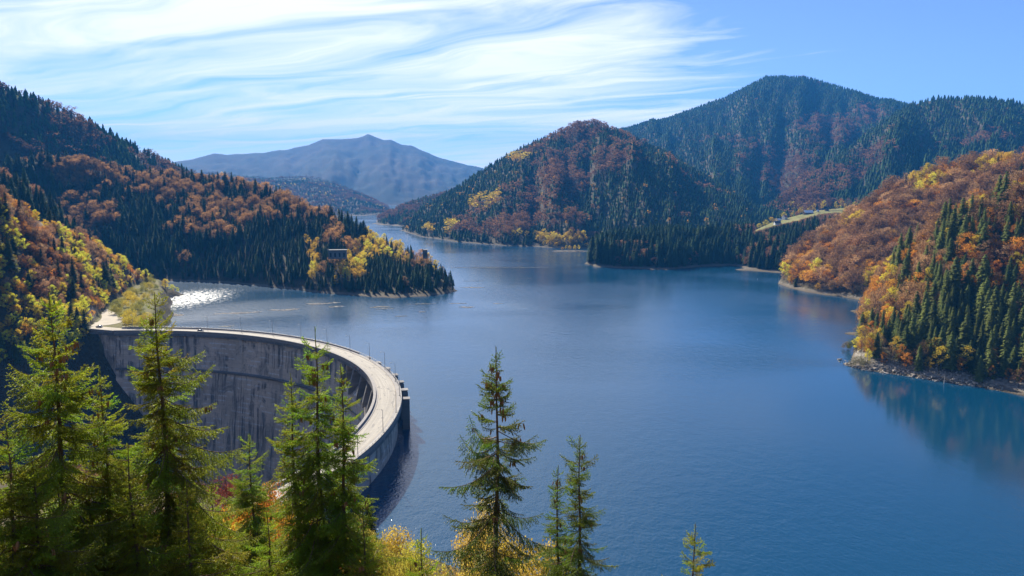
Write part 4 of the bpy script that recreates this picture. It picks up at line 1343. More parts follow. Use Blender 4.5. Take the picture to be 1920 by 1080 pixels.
# ------------------------------------------------------------------ near spruces
def branch_model(L_, seed, hang=0.5, thin=False):
    """a spruce bough along +X: wood, side twigs in a flat spray, needles; returns mesh"""
    rg = np.random.RandomState(seed)
    segs = []                       # (p0, p1) needle-bearing
    sag = (0.10 + 0.16 * hang) * L_

    def axis(s):
        f = s / L_
        return np.array([s * (1 - .05 * f), 0.05 * L_ * math.sin(f * 3 + seed), -sag * math.sin(f * 2.2) * 1.0 + (0.16 * L_) * f * f])
    na = 10
    ax = [axis(L_ * k / na) for k in range(na + 1)]
    wood = [tube_np(ax, [0.003 + 0.007 * L_ * (1 - k / na) for k in range(na + 1)], 4)]
    start = 0.08 if L_ < .7 else 0.22
    s = L_ * start
    side = 1
    while s < L_ * 0.97:
        p = axis(s); q = axis(min(s + .02, L_)); fw = (q - p) / (np.linalg.norm(q - p) + 1e-9)
        lt = np.array([-fw[1], fw[0], 0]) * side
        rem = L_ - s
        ln = min((.42 * rem ** .85 + .05), .42) * rg.uniform(.55, 1.15)
        up = rg.uniform(-.25, .2) - hang * min(ln * 2.4, 1.1) * rg.uniform(.5, 1.4)
        d = fw * rg.uniform(.55, .95) + lt * rg.uniform(.6, 1.0) + np.array([0, 0, up])
        d /= np.linalg.norm(d)
        bend = np.array([0, 0, -.5 * hang * ln])
        p1 = p + d * ln * .5 + bend * .3; p2 = p + d * ln + bend
        segs += [(p, p1), (p1, p2)]
        if ln > .13 and not thin:
            t = .05
            sd2 = 1
            while t < ln * .95:
                f = t / ln
                b0 = p + (p1 - p) * min(f * 2, 1) + (p2 - p1) * max(f * 2 - 1, 0)
                dd = (p2 - p1) / (np.linalg.norm(p2 - p1) + 1e-9)
                sv = np.cross(dd, (0, 0, 1)); sv /= np.linalg.norm(sv) + 1e-9
                ll = (.40 * (ln - t) + .035) * rg.uniform(.6, 1.2)
                e = dd * .8 + sv * sd2 * .75 + np.array([0, 0, rg.uniform(-.3, .15) - hang * .7])
                e /= np.linalg.norm(e)
                segs.append((b0, b0 + e * ll))
                sd2 = -sd2
                t += rg.uniform(.028, .048)
        s += rg.uniform(.020, .034) if L_ > .5 else rg.uniform(.022, .036)
        side = -side
    for k in range(na - (na // 3 if L_ > .6 else na - 1), na):
        segs.append((ax[k], ax[k + 1]))
    P0 = np.array([a_ for a_, b_ in segs]); P1 = np.array([b_ for a_, b_ in segs])
    D = P1 - P0; LN = np.linalg.norm(D, axis=1)
    cnt = np.maximum((LN / .0062).astype(int), 3)
    si = np.repeat(np.arange(len(segs)), cnt)
    f = rg.uniform(0, 1, len(si))
    base = P0[si] + D[si] * f[:, None]
    dn = D[si] / LN[si][:, None]
    rad = rg.normal(size=(len(si), 3)); rad[:, 2] += .35
    rad -= dn * (rad * dn).sum(1)[:, None]; rad /= np.linalg.norm(rad, axis=1)[:, None]
    nd = dn * .75 + rad * .8; nd /= np.linalg.norm(nd, axis=1)[:, None]
    ll = rg.uniform(.018, .030, (len(si), 1))
    wv_ = np.cross(nd, rad + rg.normal(size=rad.shape) * .5); wv_ /= np.linalg.norm(wv_, axis=1)[:, None] + 1e-9
    V = np.stack([base - wv_ * .0052, base + wv_ * .0052, base + nd * ll], 1).reshape(-1, 3)
    Fn = np.arange(len(V)).reshape(-1, 3)
    # the shoots' own twigs: thin three-sided
    sd = np.cross(D, (0, 0, 1.0)); sd /= np.linalg.norm(sd, axis=1)[:, None] + 1e-9
    TV = np.stack([P0 - sd * .0022, P0 + sd * .0022, P1], 1).reshape(-1, 3)
    TF = np.arange(len(TV)).reshape(-1, 3)
    tV, tF, tM = cat([(V, Fn, 0), (TV, TF, 0 if L_ < .5 else 1)] + [(a_, b_, 1) for a_, b_ in wood])
    return mesh_np('branch', tV, tF, [M_FGNEEDLE, M_NEARBARK], tM)


BR = {}
for L_, hangs in ((.16, (0,)), (.32, (.05,)), (.55, (.15, .3)), (.85, (.3, .6)), (1.25, (.5, .8)), (1.75, (.7, 1.0)), (2.4, (.8, 1.0))):
    BR[L_] = [branch_model(L_, int(L_ * 100) + k, hangs[k % len(hangs)]) for k in range(3 if L_ < 1.5 else 2)]
print('branch tris', sum(len(m.polygons) for v in BR.values() for m in v))


def cone_mesh():
    mb_ = MB()
    n_, rings = 7, 9
    vs, fs = [], []
    for i in range(rings + 1):
        f = i / rings
        R = 0.0165 * math.sin(math.pi * (0.10 + .84 * f)) ** .6 * (1.12 if i % 2 else .9)
        if i in (0, rings): R *= .3
        for k in range(n_):
            a = 2 * math.pi * (k + .5 * (i % 2)) / n_
            vs.append((R * math.cos(a), R * math.sin(a), -f * .135))
    for i in range(rings):
        for k in range(n_):
            fs.append((i * n_ + k, i * n_ + (k + 1) % n_, (i + 1) * n_ + (k + 1) % n_, (i + 1) * n_ + k))
    mb_.add(vs, fs)
    return mb_.mesh('cone', [M_CONE])


CONE = cone_mesh()


def near_spruce(tipx, tipy, dist, label, seed, spread=1.0, cones=60, hmax=None, tintc=(.30, .35, .022), gaps=0.0, top=1.0, lean=(0, 0)):
    rg = np.random.RandomState(seed)
    x, y, zt = at_r(tipx, tipy, dist)
    zb = ground(x, y)
    H = zt - zb
    t = thing('spruce_tree', (x, y, zb), label, 'spruce', 'spruces standing near the camera')
    n_ = 12
    pts_ = [np.array([lean[0] * (1 - k / n_) + .03 * math.sin(k * 1.3 + seed), lean[1] * (1 - k / n_), H * k / n_ - (.4 if k == 0 else 0)]) for k in range(n_ + 1)]
    pts_[-1][:2] = 0
    V, Fc_ = tube_np(pts_, [.006 + .0105 * H * (1 - k / n_) for k in range(n_ + 1)], 8)
    link('trunk', mesh_np('trunk', V, Fc_, [M_NEARBARK], smooth=True), t)

    def stem(h):
        f = h / H * n_; i = min(int(f), n_ - 1)
        return pts_[i] + (pts_[i + 1] - pts_[i]) * (f - i)
    tint = [float(q * rg.uniform(.9, 1.1)) for q in tintc]
    keys = sorted(BR)
    boughs = []

    def put(h, a, Lw, pitch):
        if H * 0 + h < 0.6: return None
        k = min(keys, key=lambda q: abs(math.log(q / Lw)))
        me = BR[k][rg.randint(len(BR[k]))]
        o = link('branch', me, t, tuple(stem(h)))
        s_ = Lw / k
        o.scale = (s_, min(s_, 1.15) if s_ > 1 else s_, s_)
        o.rotation_euler = (rg.uniform(-.15, .15), -pitch, a)
        o['tint'] = [float(min(q * (1 + rg.uniform(-.18, .18)), .5)) for q in tint]
        boughs.append((H - h, o.location.copy(), a, pitch, me, s_, k))
        return o
    # leader shoot
    o = link('branch', BR[.32][seed % 3], t, tuple(stem(H - .34 * top)))
    o.rotation_euler = (0, -math.pi / 2, rg.uniform(0, 6)); o['tint'] = tint
    o.scale = (1.05 * top, .35, .35)
    d = .34 * top
    nb_ = 0
    lim = min(H - .8, hmax or 7.2)
    sides = rg.uniform(.62, 1.25, 8)
    whorl = 0
    while d < lim and nb_ < 250:
        whorl += 1
        Lm = (.13 + .36 * d ** .93) * spread
        Lm = min(Lm, 2.5 * spread)
        nwh = 5 if d < 1 else 7
        a0 = rg.uniform(0, 6.28)
        wf = rg.uniform(.72, 1.15)
        for j in range(nwh):
            if rg.uniform() < gaps: continue
            a = a0 + j * 6.283 / nwh + rg.uniform(-.45, .45)
            Lw = Lm * wf * rg.uniform(.48, 1.25) * sides[int(a / 6.283 * 8) % 8]
            pitch = max(.75 - d * .42, -.34) + rg.uniform(-.26, .26)
            put(H - d + rg.uniform(-.10, .10), a, max(Lw, .1), pitch); nb_ += 1
        # shorter boughs between whorls
        for j in range(5 if d < 1.2 else int(10 - gaps * 14)):
            Lw = Lm * rg.uniform(.25, .75)
            put(H - d - rg.uniform(.05, .3), rg.uniform(0, 6.28), max(Lw, .08), max(.6 - d * .35, -.2) + rg.uniform(-.2, .2)); nb_ += 1
        d += rg.uniform(.17, .38) * (1 if d < 2 else 1.15)
    # cones hang in clusters from the outer halves of the upper boughs
    high = [b_ for b_ in boughs if .35 < b_[0] < 3.3]
    c = 0
    while c < cones and high:
        dd, loc, a, pitch, me, s_, k = high[rg.randint(len(high))]
        f = rg.uniform(.35, .9)
        hang_ = {.16: 0, .32: .05, .55: .2, .85: .45, 1.25: .65}.get(k, .85)
        sag_ = (0.10 + 0.16 * hang_) * k
        lx, lz = f * k * s_, (-sag_ * math.sin(f * 2.2) + .16 * k * f * f) * s_
        X_ = lx * math.cos(pitch) - lz * math.sin(pitch); Z_ = lx * math.sin(pitch) + lz * math.cos(pitch)
        p = np.array(loc) + np.array([math.cos(a) * X_, math.sin(a) * X_, Z_ - .012])
        for q in range(rg.randint(2, 6)):
            o = link('cone', CONE, t, tuple(p + rg.uniform(-.045, .045, 3) * (1, 1, .3)))
            o.rotation_euler = (rg.uniform(-.2, .2), rg.uniform(-.2, .2), rg.uniform(0, 6))
            q_ = rg.uniform(.7, 1.05); o.scale = (q_, q_, q_)
            c += 1
    return t


near_spruce(91, 548, 15, 'tall near spruce heavy with cones, its tip in front of the orange slope', 101, 1.35, 110, gaps=.05)
near_spruce(186, 690, 15.6, 'shorter near spruce right of the leftmost tall one, its tip below the gravel road', 102, 1.0, 50, gaps=.1)
near_spruce(290, 548, 16, 'tall near spruce in front of the left end of the dam wall', 103, 1.25, 90, gaps=.06)
near_spruce(467, 812, 21, 'small bright green near spruce in front of the foot of the dam', 104, 1.15, 14, gaps=.0, tintc=(.28, .37, .025))
near_spruce(545, 700, 16.5, 'left one of three close near spruces in front of the dam wall', 105, .88, 60, gaps=.08)
near_spruce(590, 612, 16, 'tallest of three close near spruces, long bare tip crossing the dam road', 106, .9, 70, gaps=.1, top=1.5)
near_spruce(638, 682, 15.6, 'right one of three close near spruces, cone clusters in front of the overflow piers', 107, .88, 90, gaps=.06)
near_spruce(930, 650, 14, 'solitary tall near spruce in front of the open blue water, hung with cones', 108, 1.35, 120, gaps=.42, tintc=(.14, .20, .02))
near_spruce(1088, 815, 17, 'slender near spruce right of the solitary tall one', 109, 1.0, 50, gaps=.15, tintc=(.16, .22, .02))
near_spruce(1047, 872, 18, 'small near spruce squeezed left of the slender one', 110, .8, 40, gaps=.1, tintc=(.16, .22, .02))
near_spruce(1304, 982, 15, 'lone spruce tip rising over the bottom edge at the right', 111, 1.0, 0, gaps=.2)
near_spruce(10, 790, 13.5, 'near spruce cut by the left edge of the view', 112, 1.3, 24, gaps=.05)
near_spruce(-110, 620, 14.5, 'near spruce beyond the left edge of the view, only its boughs showing', 113, 1.4, 20)
near_spruce(395, 905, 18, 'low near spruce behind the tall one before the dam wall', 114, 1.0, 6, gaps=.0, tintc=(.34, .38, .025))
near_spruce(240, 830, 14.5, 'spruce filling the gap between the two tallest left ones', 116, 1.1, 8, gaps=.0, tintc=(.34, .38, .025))
near_spruce(350, 900, 14, 'low bushy spruce right of the one before the dam wall', 117, 1.2, 0, gaps=.0, tintc=(.34, .38, .025))
near_spruce(60, 860, 13.5, 'low bushy spruce under the leftmost tall one', 118, 1.2, 0, gaps=.0, tintc=(.25, .33, .025))
near_spruce(500, 960, 15, 'low bushy spruce under the small bright one', 119, 1.2, 0, gaps=.0, tintc=(.27, .36, .025))
near_spruce(680, 965, 14.5, 'low spruce right of the three close ones', 120, 1.1, 12, gaps=.05)
near_spruce(790, 990, 14.5, 'low spruce top left of the solitary tall one', 115, .9, 10, gaps=.1)

# ------------------------------------------------------------------ near shrubs and saplings on the slope below
def bush_mesh(seed, nleaf, size):
    a_ = broad_tree(seed, nleaf, size, 'bush', 5, 12)
    V_, F_, M_ = cat([(a_[0], a_[1], 0), (a_[2], a_[3], 1)])
    return mesh_np('shrub', V_, F_, [M_FGLEAF, M_BARK], M_)


def tall_sapling(seed, nleaf, size):
    a_ = broad_tree(seed, nleaf, size, 'round', 8, 16)
    return mesh_np('crown', a_[0], a_[1], [M_FGLEAF]), mesh_np('trunk', a_[2], a_[3], [M_BARK])


SAP = [tall_sapling(300 + k, 8500, .0095) for k in range(4)]
SAPL = [(330, 925, 46, 5, (.16, .05, .03), 'dark red leaved'), (425, 893, 56, 5, (.20, .06, .04), 'dull red leaved'),
        (455, 930, 44, 4.5, (.5, .17, .02), 'orange leaved'), (505, 912, 50, 5, (.52, .20, .03), 'bright orange leaved'), (540, 935, 40, 5, (.50, .28, .03), 'golden orange leaved'),
        (420, 960, 36, 5, (.50, .30, .03), 'golden leaved'), (360, 950, 34, 5, (.34, .06, .03), 'rusty red leaved'), (470, 985, 30, 4.5, (.38, .30, .04), 'yellow green leaved'),
        (600, 985, 36, 5, (.36, .10, .03), 'russet leaved'), (655, 975, 44, 5.5, (.34, .26, .05), 'olive yellow leaved'), (735, 985, 46, 6, (.55, .40, .06), 'lemon yellow leaved'),
        (700, 1010, 38, 5, (.40, .33, .05), 'mustard leaved'), (765, 1020, 38, 5, (.44, .40, .06), 'yellow green leaved'), (905, 948, 60, 6.5, (.55, .42, .14), 'pale yellow leaved'),
        (880, 990, 46, 5, (.52, .36, .07), 'yellow leaved'), (940, 1000, 40, 5, (.48, .36, .06), 'pale gold leaved'), (1010, 1030, 34, 4.5, (.50, .36, .06), 'straw yellow leaved'),
        (250, 960, 32, 5, (.30, .28, .05), 'green yellow leaved'), (160, 960, 32, 5, (.32, .26, .04), 'mossy yellow leaved'), (60, 980, 30, 5, (.20, .22, .03), 'green leaved'),
        (300, 1010, 26, 4.5, (.42, .30, .04), 'ochre leaved'), (560, 1030, 28, 4.5, (.35, .30, .04), 'lime yellow leaved'), (640, 1040, 26, 4.2, (.32, .12, .03), 'brown leaved'),
        (110, 880, 55, 6, (.16, .17, .03), 'dull green leaved'), (380, 1050, 22, 3.6, (.30, .28, .03), 'fresh green yellow leaved'), (215, 880, 60, 6, (.14, .16, .03), 'dark olive leaved')]
for i, (px_, py_, d_, h_, c_, wd_) in enumerate(SAPL):
    x, y, z = at_r(px_, py_, d_)
    zb = ground(x, y)
    hh = max(h_, min(z - zb, 15))
    near_n = 'near the solitary tall spruce' if px_ > 840 else ('below the near end of the dam' if px_ > 580 else ('behind the small near spruce' if px_ > 400 else 'behind the left near spruces'))
    t = thing('autumn_sapling', (x, y, zb), f'{wd_} young tree {near_n}', 'young tree', None, i * 1.7)
    hh = max(z - zb, 3.0)
    t.scale = (max(hh, 5) * .62, max(hh, 5) * .62, hh)
    for pn, me in zip(('crown', 'trunk'), SAP[i % 4]):
        c = link(pn, me, t); c['tint'] = list(c_)

# small dark spruce by the dam's near end
x, y, z = at_r(690, 925, 92)
zb = ground(x, y)
t = thing('spruce_tree', (x, y, zb), 'small dark spruce at the near foot of the dam, by the water', 'spruce', None)
t.scale = ((z - zb) * 1.1, (z - zb) * 1.1, z - zb)
for pn, me in zip(('crown', 'trunk'), PROTO['spruce_mid'][0][:2]):
    c = link(pn, me, t); c['tint'] = [.05, .07, .02]

# ------------------------------------------------------------------ willow bushes on the shelf between road and lake
BU = [mesh_np('bush', *broad_tree(320 + k, 2600, .028, 'bush', 3, 12)[:2], [M_LEAF]) for k in range(4)]
WI = [(225, 520, .2), (238, 528, .5), (250, 535, .3), (262, 525, .1), (275, 520, .2), (285, 528, .3), (292, 538, .1), (280, 540, .6), (268, 545, .2), (215, 553, .8), (222, 560, .5), (232, 556, .9), (245, 560, 1.),
      (225, 575, .4), (215, 585, .3), (235, 572, .9), (250, 575, .6), (258, 585, .3), (240, 590, .4), (228, 594, .2), (262, 597, .9), (275, 600, .8), (250, 602, .5), (268, 588, .2), (205, 575, .2), (255, 550, .3), (270, 608, .6), (245, 608, .7), (284, 606, .5), (236, 603, .8), (266, 566, .6), (262, 575, .2), (272, 556, .7), (284, 548, .4), (255, 566, .9), (210, 568, .4), (222, 583, .7), (245, 596, .9), (262, 610, .7), (278, 612, .8), (290, 608, .7), (240, 549, .5), (248, 556, .8)]
WD = ['grey green', 'dull olive', 'yellow green', 'golden green', 'golden yellow']
for i, (px_, py_, c_) in enumerate(WI):
    if py_ < 592: px_ = max(px_, 17 + max(float(np.interp(q, [516, 522, 530, 538, 546, 555, 563, 573, 580, 588, 596, 606], [258, 247, 236, 226, 216, 206, 194, 186, 190, 203, 212, 216])) for q in (py_, py_ - 7, py_ - 14)) + (i * 7) % 5)
    x, y = at_z(px_, py_ + 4, ROADZ)
    zg = ground(x, y)
    if zg < 1.5: continue
    near_b = 'beside the gravel road bend' if px_ < 235 and py_ > 545 else ('at the far end of the gravel road' if py_ < 548 else ('behind the left end of the dam road' if py_ > 592 else 'on the lake side of the gravel road'))
    lab = f'{WD[min(int(c_ * 5), 4)]} willow bush {near_b}'
    o = link('willow_bush', BU[i % 4], None, (x, y, zg - .3))
    tag(o, lab, 'bush', f'{WD[min(int(c_ * 5), 4)]} willow bushes {near_b}')
    h_ = 4.0 + 4.5 * ((i * 37) % 10) / 10
    o.scale = (h_ * .95, h_ * .95, h_); o.rotation_euler = (0, 0, i * 1.3)
    a_, b_ = np.array((.16, .19, .05)), np.array((.60, .46, .04))
    o['tint'] = [float(q) for q in a_ + (b_ - a_) * c_]
# ------------------------------------------------------------------ cars, people, sign on the dam
M_GLASS = simple('dark car glass', (0.02, 0.022, 0.025), 0.08, var=0.0)
M_TYRE = simple('black rubber', (0.02, 0.02, 0.02), 0.8)
M_LAMPG = simple('clear lamp glass', (0.7, 0.7, 0.7), 0.1, var=0.05)
M_RED = simple('red lamp glass', (0.5, 0.02, 0.02), 0.2)


def loft(sections, m=0):
    """sections: list of rings of equal length -> closed MB"""
    mb_ = MB(); n_ = len(sections[0])
    vs = [p for s_ in sections for p in s_]
    fs = [(i * n_ + k, i * n_ + (k + 1) % n_, (i + 1) * n_ + (k + 1) % n_, (i + 1) * n_ + k) for i in range(len(sections) - 1) for k in range(n_)]
    fs += [tuple(range(n_ - 1, -1, -1)), tuple(range((len(sections) - 1) * n_, len(sections) * n_))]
    mb_.add(vs, fs, m)
    return mb_


def car(loc, rz, col, label, name='parked_car'):
    paint = simple('car paint', col, 0.25, 0.3, 0.03)
    t = thing(name, loc, label, 'car', 'cars on the dam road', rz)

    def ring(x, hw, z0, z1):
        return [(x, -hw, z0), (x, hw, z0), (x, hw * 1.02, (z0 + z1) / 2), (x, hw * .94, z1), (x, -hw * .94, z1), (x, -hw * 1.02, (z0 + z1) / 2)]
    b = loft([ring(-2.15, .70, .38, .80), ring(-2.0, .84, .26, .92), ring(-1.0, .88, .22, .95), ring(.8, .88, .22, .93), ring(1.7, .84, .24, .80), ring(2.12, .66, .36, .62)])
    link('body', b.mesh('body', [paint], True), t)
    c = loft([ring(-1.75, .66, .90, .96), ring(-1.35, .66, .90, 1.38), ring(-.2, .68, .90, 1.46), ring(.45, .64, .90, 1.38), ring(1.1, .66, .88, .95)])
    link('window', c.mesh('window', [M_GLASS], True), t)
    r_ = loft([ring(-1.42, .62, 1.38, 1.43), ring(-.2, .63, 1.44, 1.50), ring(.5, .60, 1.36, 1.42)])
    link('roof', r_.mesh('roof', [paint], True), t)
    for sx in (-1.3, 1.32):
        for sy in (-.80, .80):
            m1 = MB(); m1.tube([(sx, sy - .11, .32), (sx, sy + .11, .32)], .32, 14)
            wh = link('wheel', m1.mesh('wheel', [M_TYRE]), t)
            m1 = MB(); q = .12 if sy > 0 else -.12
            m1.tube([(sx, sy + q * .9, .32), (sx, sy + q, .32)], .19, 10)
            link('rim', m1.mesh('rim', [M_STEEL]), wh)
    for sy in (-.58, .58):
        m1 = MB(); m1.box((2.02, sy, .62), (.14, .28, .14)); link('headlight', m1.mesh('headlight', [M_LAMPG]), t)
        m1 = MB(); m1.box((-2.10, sy, .75), (.10, .26, .16)); link('tail_light', m1.mesh('tail_light', [M_RED]), t)
    return t


def on_dam(px_, py_):
    return at_z(px_, py_, ROADZ + .03)


x, y = on_dam(183, 615.0)
car((x, y + 2, ROADZ + .16), math.radians(178), (.42, .43, .42), 'silver car parked where the gravel road meets the dam')
x, y = on_dam(380, 621.0)
a = math.atan2(y - DC[1], x - DC[0])
car((DC[0] + 187.6 * math.cos(a), DC[1] + 187.6 * math.sin(a), ROADZ + .03), a - math.pi / 2, (.025, .03, .045), 'dark blue car driving on the dam road near its left end', 'moving_car')


def person(loc, rz, top, legs, label, hair=(.04, .025, .015), stride=.18, sc=1.0):
    """one skinned figure, with clothing and hair as children"""
    t = thing('person', loc, label, 'person', None, rz)
    t.scale = (sc, sc, sc)

    def skin_body(name, verts, edges, rad, material, root=0):
        me = bpy.data.meshes.new(name)
        me.from_pydata(verts, edges, [])
        o = link(name, me, t)
        sk = o.modifiers.new('skin', 'SKIN')
        for v_, r_ in zip(me.skin_vertices[0].data, rad):
            v_.radius = r_ if hasattr(r_, '__len__') else (r_, r_)
        me.skin_vertices[0].data[root].use_root = True
        sb = o.modifiers.new('sub', 'SUBSURF'); sb.levels = 1; sb.render_levels = 1
        me.materials.append(material)
        return o
    s = stride
    V = [(0, 0, .95), (0, 0, 1.15), (0, 0, 1.36), (0, 0, 1.46), (.01, 0, 1.56), (.02, 0, 1.70),
         (0, .10, .90), (s, .11, .50), (s * .9, .11, .07), (s * .9 + .14, .11, .03),
         (0, -.10, .90), (-s * .5, -.11, .50), (-s * 1.3, -.11, .09), (-s * 1.3 + .13, -.11, .03),
         (0, .19, 1.38), (-.05, .25, 1.12), (.04, .25, .90), (.06, .25, .80),
         (0, -.19, 1.38), (.05, -.25, 1.12), (.14, -.25, .92), (.17, -.25, .83)]
    E = [(0, 1), (1, 2), (2, 3), (3, 4), (4, 5), (0, 6), (6, 7), (7, 8), (8, 9), (0, 10), (10, 11), (11, 12), (12, 13), (2, 14), (14, 15), (15, 16), (16, 17), (2, 18), (18, 19), (19, 20), (20, 21)]
    R = [(.13, .11), (.12, .10), (.15, .10), .055, .085, .075, .085, .06, .042, .03, .085, .06, .042, .03, .055, .042, .032, .03, .055, .042, .032, .03]
    skinm = simple('skin', (.45, .27, .19), .6, var=.05)
    skin_body('body', V, E, R, skinm)
    mt = simple('jacket cloth', top, .85, var=.1); ml = simple('trouser cloth', legs, .85, var=.1)
    skin_body('jacket', [V[i] for i in (0, 1, 2, 14, 15, 16, 18, 19, 20)], [(0, 1), (1, 2), (2, 3), (3, 4), (4, 5), (2, 6), (6, 7), (7, 8)],
              [(.155, .13), (.145, .125), (.165, .12), .075, .06, .05, .075, .06, .05], mt)
    skin_body('trousers', [V[i] for i in (0, 6, 7, 8, 10, 11, 12)], [(0, 1), (1, 2), (2, 3), (0, 4), (4, 5), (5, 6)], [(.145, .12), .10, .078, .06, .10, .078, .06], ml)
    skin_body('hair', [(-.01, 0, 1.62), (0, 0, 1.715)], [(0, 1)], [.088, .08], simple('hair', hair, .7))
    return t


for px_, py_, top, legs, rz_, lab in ((666.5, 692.5, (.45, .05, .03), (.04, .05, .09), 2.2, 'person in a red jacket walking alone on the dam road by the inner parapet'),
                                      (671, 697.8, (.03, .03, .04), (.03, .03, .04), 2.0, 'person in dark clothes, left one of a pair on the dam road'),
                                      (674.5, 697.0, (.30, .10, .06), (.02, .02, .03), 2.1, 'person in a rusty top and black trousers, right one of the pair')):
    x, y = on_dam(px_, py_)
    person((x, y, ROADZ + .02), rz_, top, legs, lab)

M_WHITE = simple('white paint', (.75, .75, .73), .6, var=.05)
x, y = on_dam(247, 608)
t = thing('road_sign', (x, y, ROADZ), 'small white rectangular board on a post beside the bushes at the dam road', 'sign', None, .3)
mb = MB(); mb.tube([(0, 0, 0), (0, 0, 2.6)], .05, 6); link('post', mb.mesh('post', [M_STEEL]), t)
mb = MB(); mb.box((0, -.07, 2.5), (1.0, .04, 1.3)); link('board', mb.mesh('board', [M_WHITE]), t)

# ------------------------------------------------------------------ concrete works on the peninsula
M_OLDC = simple('old dark concrete', (.15, .145, .14), .9, var=.4, scale=.4)


def hut(px_, py_, r_, w_, d_, h_, label, name, rz):
    x, y, z = at_r(px_, py_, r_)
    t = thing(name, (x, y, z - h_), label, 'concrete building', None, rz)
    mb_ = MB(); mb_.box((0, 0, h_ / 2 - .2), (w_, d_, h_)); link('wall', mb_.mesh('wall', [M_OLDC]), t)
    mb_ = MB(); mb_.box((0, 0, h_ - .1 + .35), (w_ + 1.6, d_ + 1.6, .6)); rf = link('roof', mb_.mesh('roof', [M_OLDC]), t)
    mb_ = MB(); mb_.box((-w_ / 2 - .2, -d_ / 2 + .4, h_ + 1.0), (1.2, 1.2, 1.0)); link('vent', mb_.mesh('vent', [M_PARAPET]), rf)
    for k in range(4):
        mb_ = MB(); mb_.box((w_ * (-.375 + .25 * k), -d_ / 2 - .012, h_ * .45), (w_ * .10, .05, h_ * .5)); link('opening', mb_.mesh('opening', [M_TYRE]), t)
    return t


hut(633, 469, 835, 19, 8, 9, 'long flat roofed grey concrete gallery among the spruces of the peninsula', 'valve_gallery', .12)
hut(797, 469, 840, 5, 5, 9, 'small grey concrete tower with a flat slab roof near the peninsula tip', 'intake_tower', .1)

# ------------------------------------------------------------------ village houses on the meadow
M_TIN = simple('pale tin roof', (.80, .79, .76), .6, 0, .05, .5)
M_DARKROOF = simple('dark tile roof', (.07, .06, .06), .8)
M_REDROOF = simple('faded red roof', (.35, .16, .12), .8)
M_PLASTER = simple('white plaster', (.70, .69, .66), .9, var=.08)
M_WOOD = simple('brown boards', (.16, .10, .06), .85, var=.3)


def house(px_, py_, w_, d_, h_, rh, rz, wallm, roofm, label, name, windows=2):
    th_, t_ = pix_dir(px_, py_)
    rs = np.linspace(1200, float(np.interp(px_, [1400, 1450, 1530, 1600], [1370, 1535, 1652, 1730])), 400)
    zz = terrain(rs * math.sin(th_), rs * math.cos(th_))[0]
    k = int(np.argmin(np.abs((zz - CAMZ) / rs - t_)))
    r_ = rs[k]; z = zz[k]
    x, y = r_ * math.sin(th_), r_ * math.cos(th_)
    t = thing(name, (x, y, z - .4), label, 'house' if name != 'barn' else 'barn', None, rz)
    mb_ = MB(); mb_.box((0, 0, h_ / 2), (w_, d_, h_))
    mb_.add([(-w_ / 2, -d_ / 2, h_), (-w_ / 2, d_ / 2, h_), (-w_ / 2, 0, h_ + rh), (w_ / 2, -d_ / 2, h_), (w_ / 2, d_ / 2, h_), (w_ / 2, 0, h_ + rh)], [(0, 1, 2), (3, 5, 4)])
    link('wall', mb_.mesh('wall', [wallm]), t)
    mb_ = MB(); o_ = .6
    for s_ in (-1, 1):
        vs = [(-w_ / 2 - o_, s_ * (d_ / 2 + o_), h_ - rh * o_ / (d_ / 2) + .05), (w_ / 2 + o_, s_ * (d_ / 2 + o_), h_ - rh * o_ / (d_ / 2) + .05), (w_ / 2 + o_, 0, h_ + rh + .05), (-w_ / 2 - o_, 0, h_ + rh + .05)]
        vs += [(a_, b_, c_ + .2) for a_, b_, c_ in vs]
        mb_.add(vs, [(0, 1, 2, 3), (4, 5, 6, 7), (0, 1, 5, 4), (1, 2, 6, 5), (3, 0, 4, 7)])
    rf = link('roof', mb_.mesh('roof', [roofm]), t)
    if name != 'barn':
        mb_ = MB(); mb_.box((w_ * .2, d_ * .15, h_ + rh * .9), (.7, .7, 1.8)); link('chimney', mb_.mesh('chimney', [M_REDROOF]), rf)
    for k in range(windows):
        mb_ = MB(); mb_.box((w_ * (-.3 + .6 * k / max(windows - 1, 1)), -d_ / 2 - .02, h_ * .55), (1.1, .1, 1.2)); link('window', mb_.mesh('window', [M_GLASS]), t)
    mb_ = MB(); mb_.box((0, -d_ / 2 - .02, 1.2), (1.1 if name != 'barn' else 3, .1, 2.2)); link('door', mb_.mesh('door', [M_WOOD]), t)
    return t


house(1515, 401, 17, 10, 3.2, 4.2, .1, M_WOOD, M_TIN, 'long barn with a bright pale tin roof on the meadow', 'barn', 2)
house(1471, 411.5, 7, 8, 5.5, 3.2, .5, M_PLASTER, M_REDROOF, 'white two storey house with a faded red roof left of the barn', 'village_house', 3)
house(1459, 414.5, 9, 6, 2.6, 2.4, .2, M_PLASTER, M_TIN, 'low pale roofed outbuilding behind the white house', 'village_house', 2)
house(1457, 421, 11, 8, 3.2, 4.0, .1, M_PLASTER, M_DARKROOF, 'low house with a dark roof lowest on the village slope', 'village_house', 3)
house(1550, 395, 6, 5, 2.6, 2.0, .4, M_WOOD, M_DARKROOF, 'small dark cabin under the trees above the barn', 'village_house', 1)
house(1533, 397, 4, 4, 2.4, 1.6, .3, M_PLASTER, M_TIN, 'tiny white hut right of the barn', 'village_house', 1)

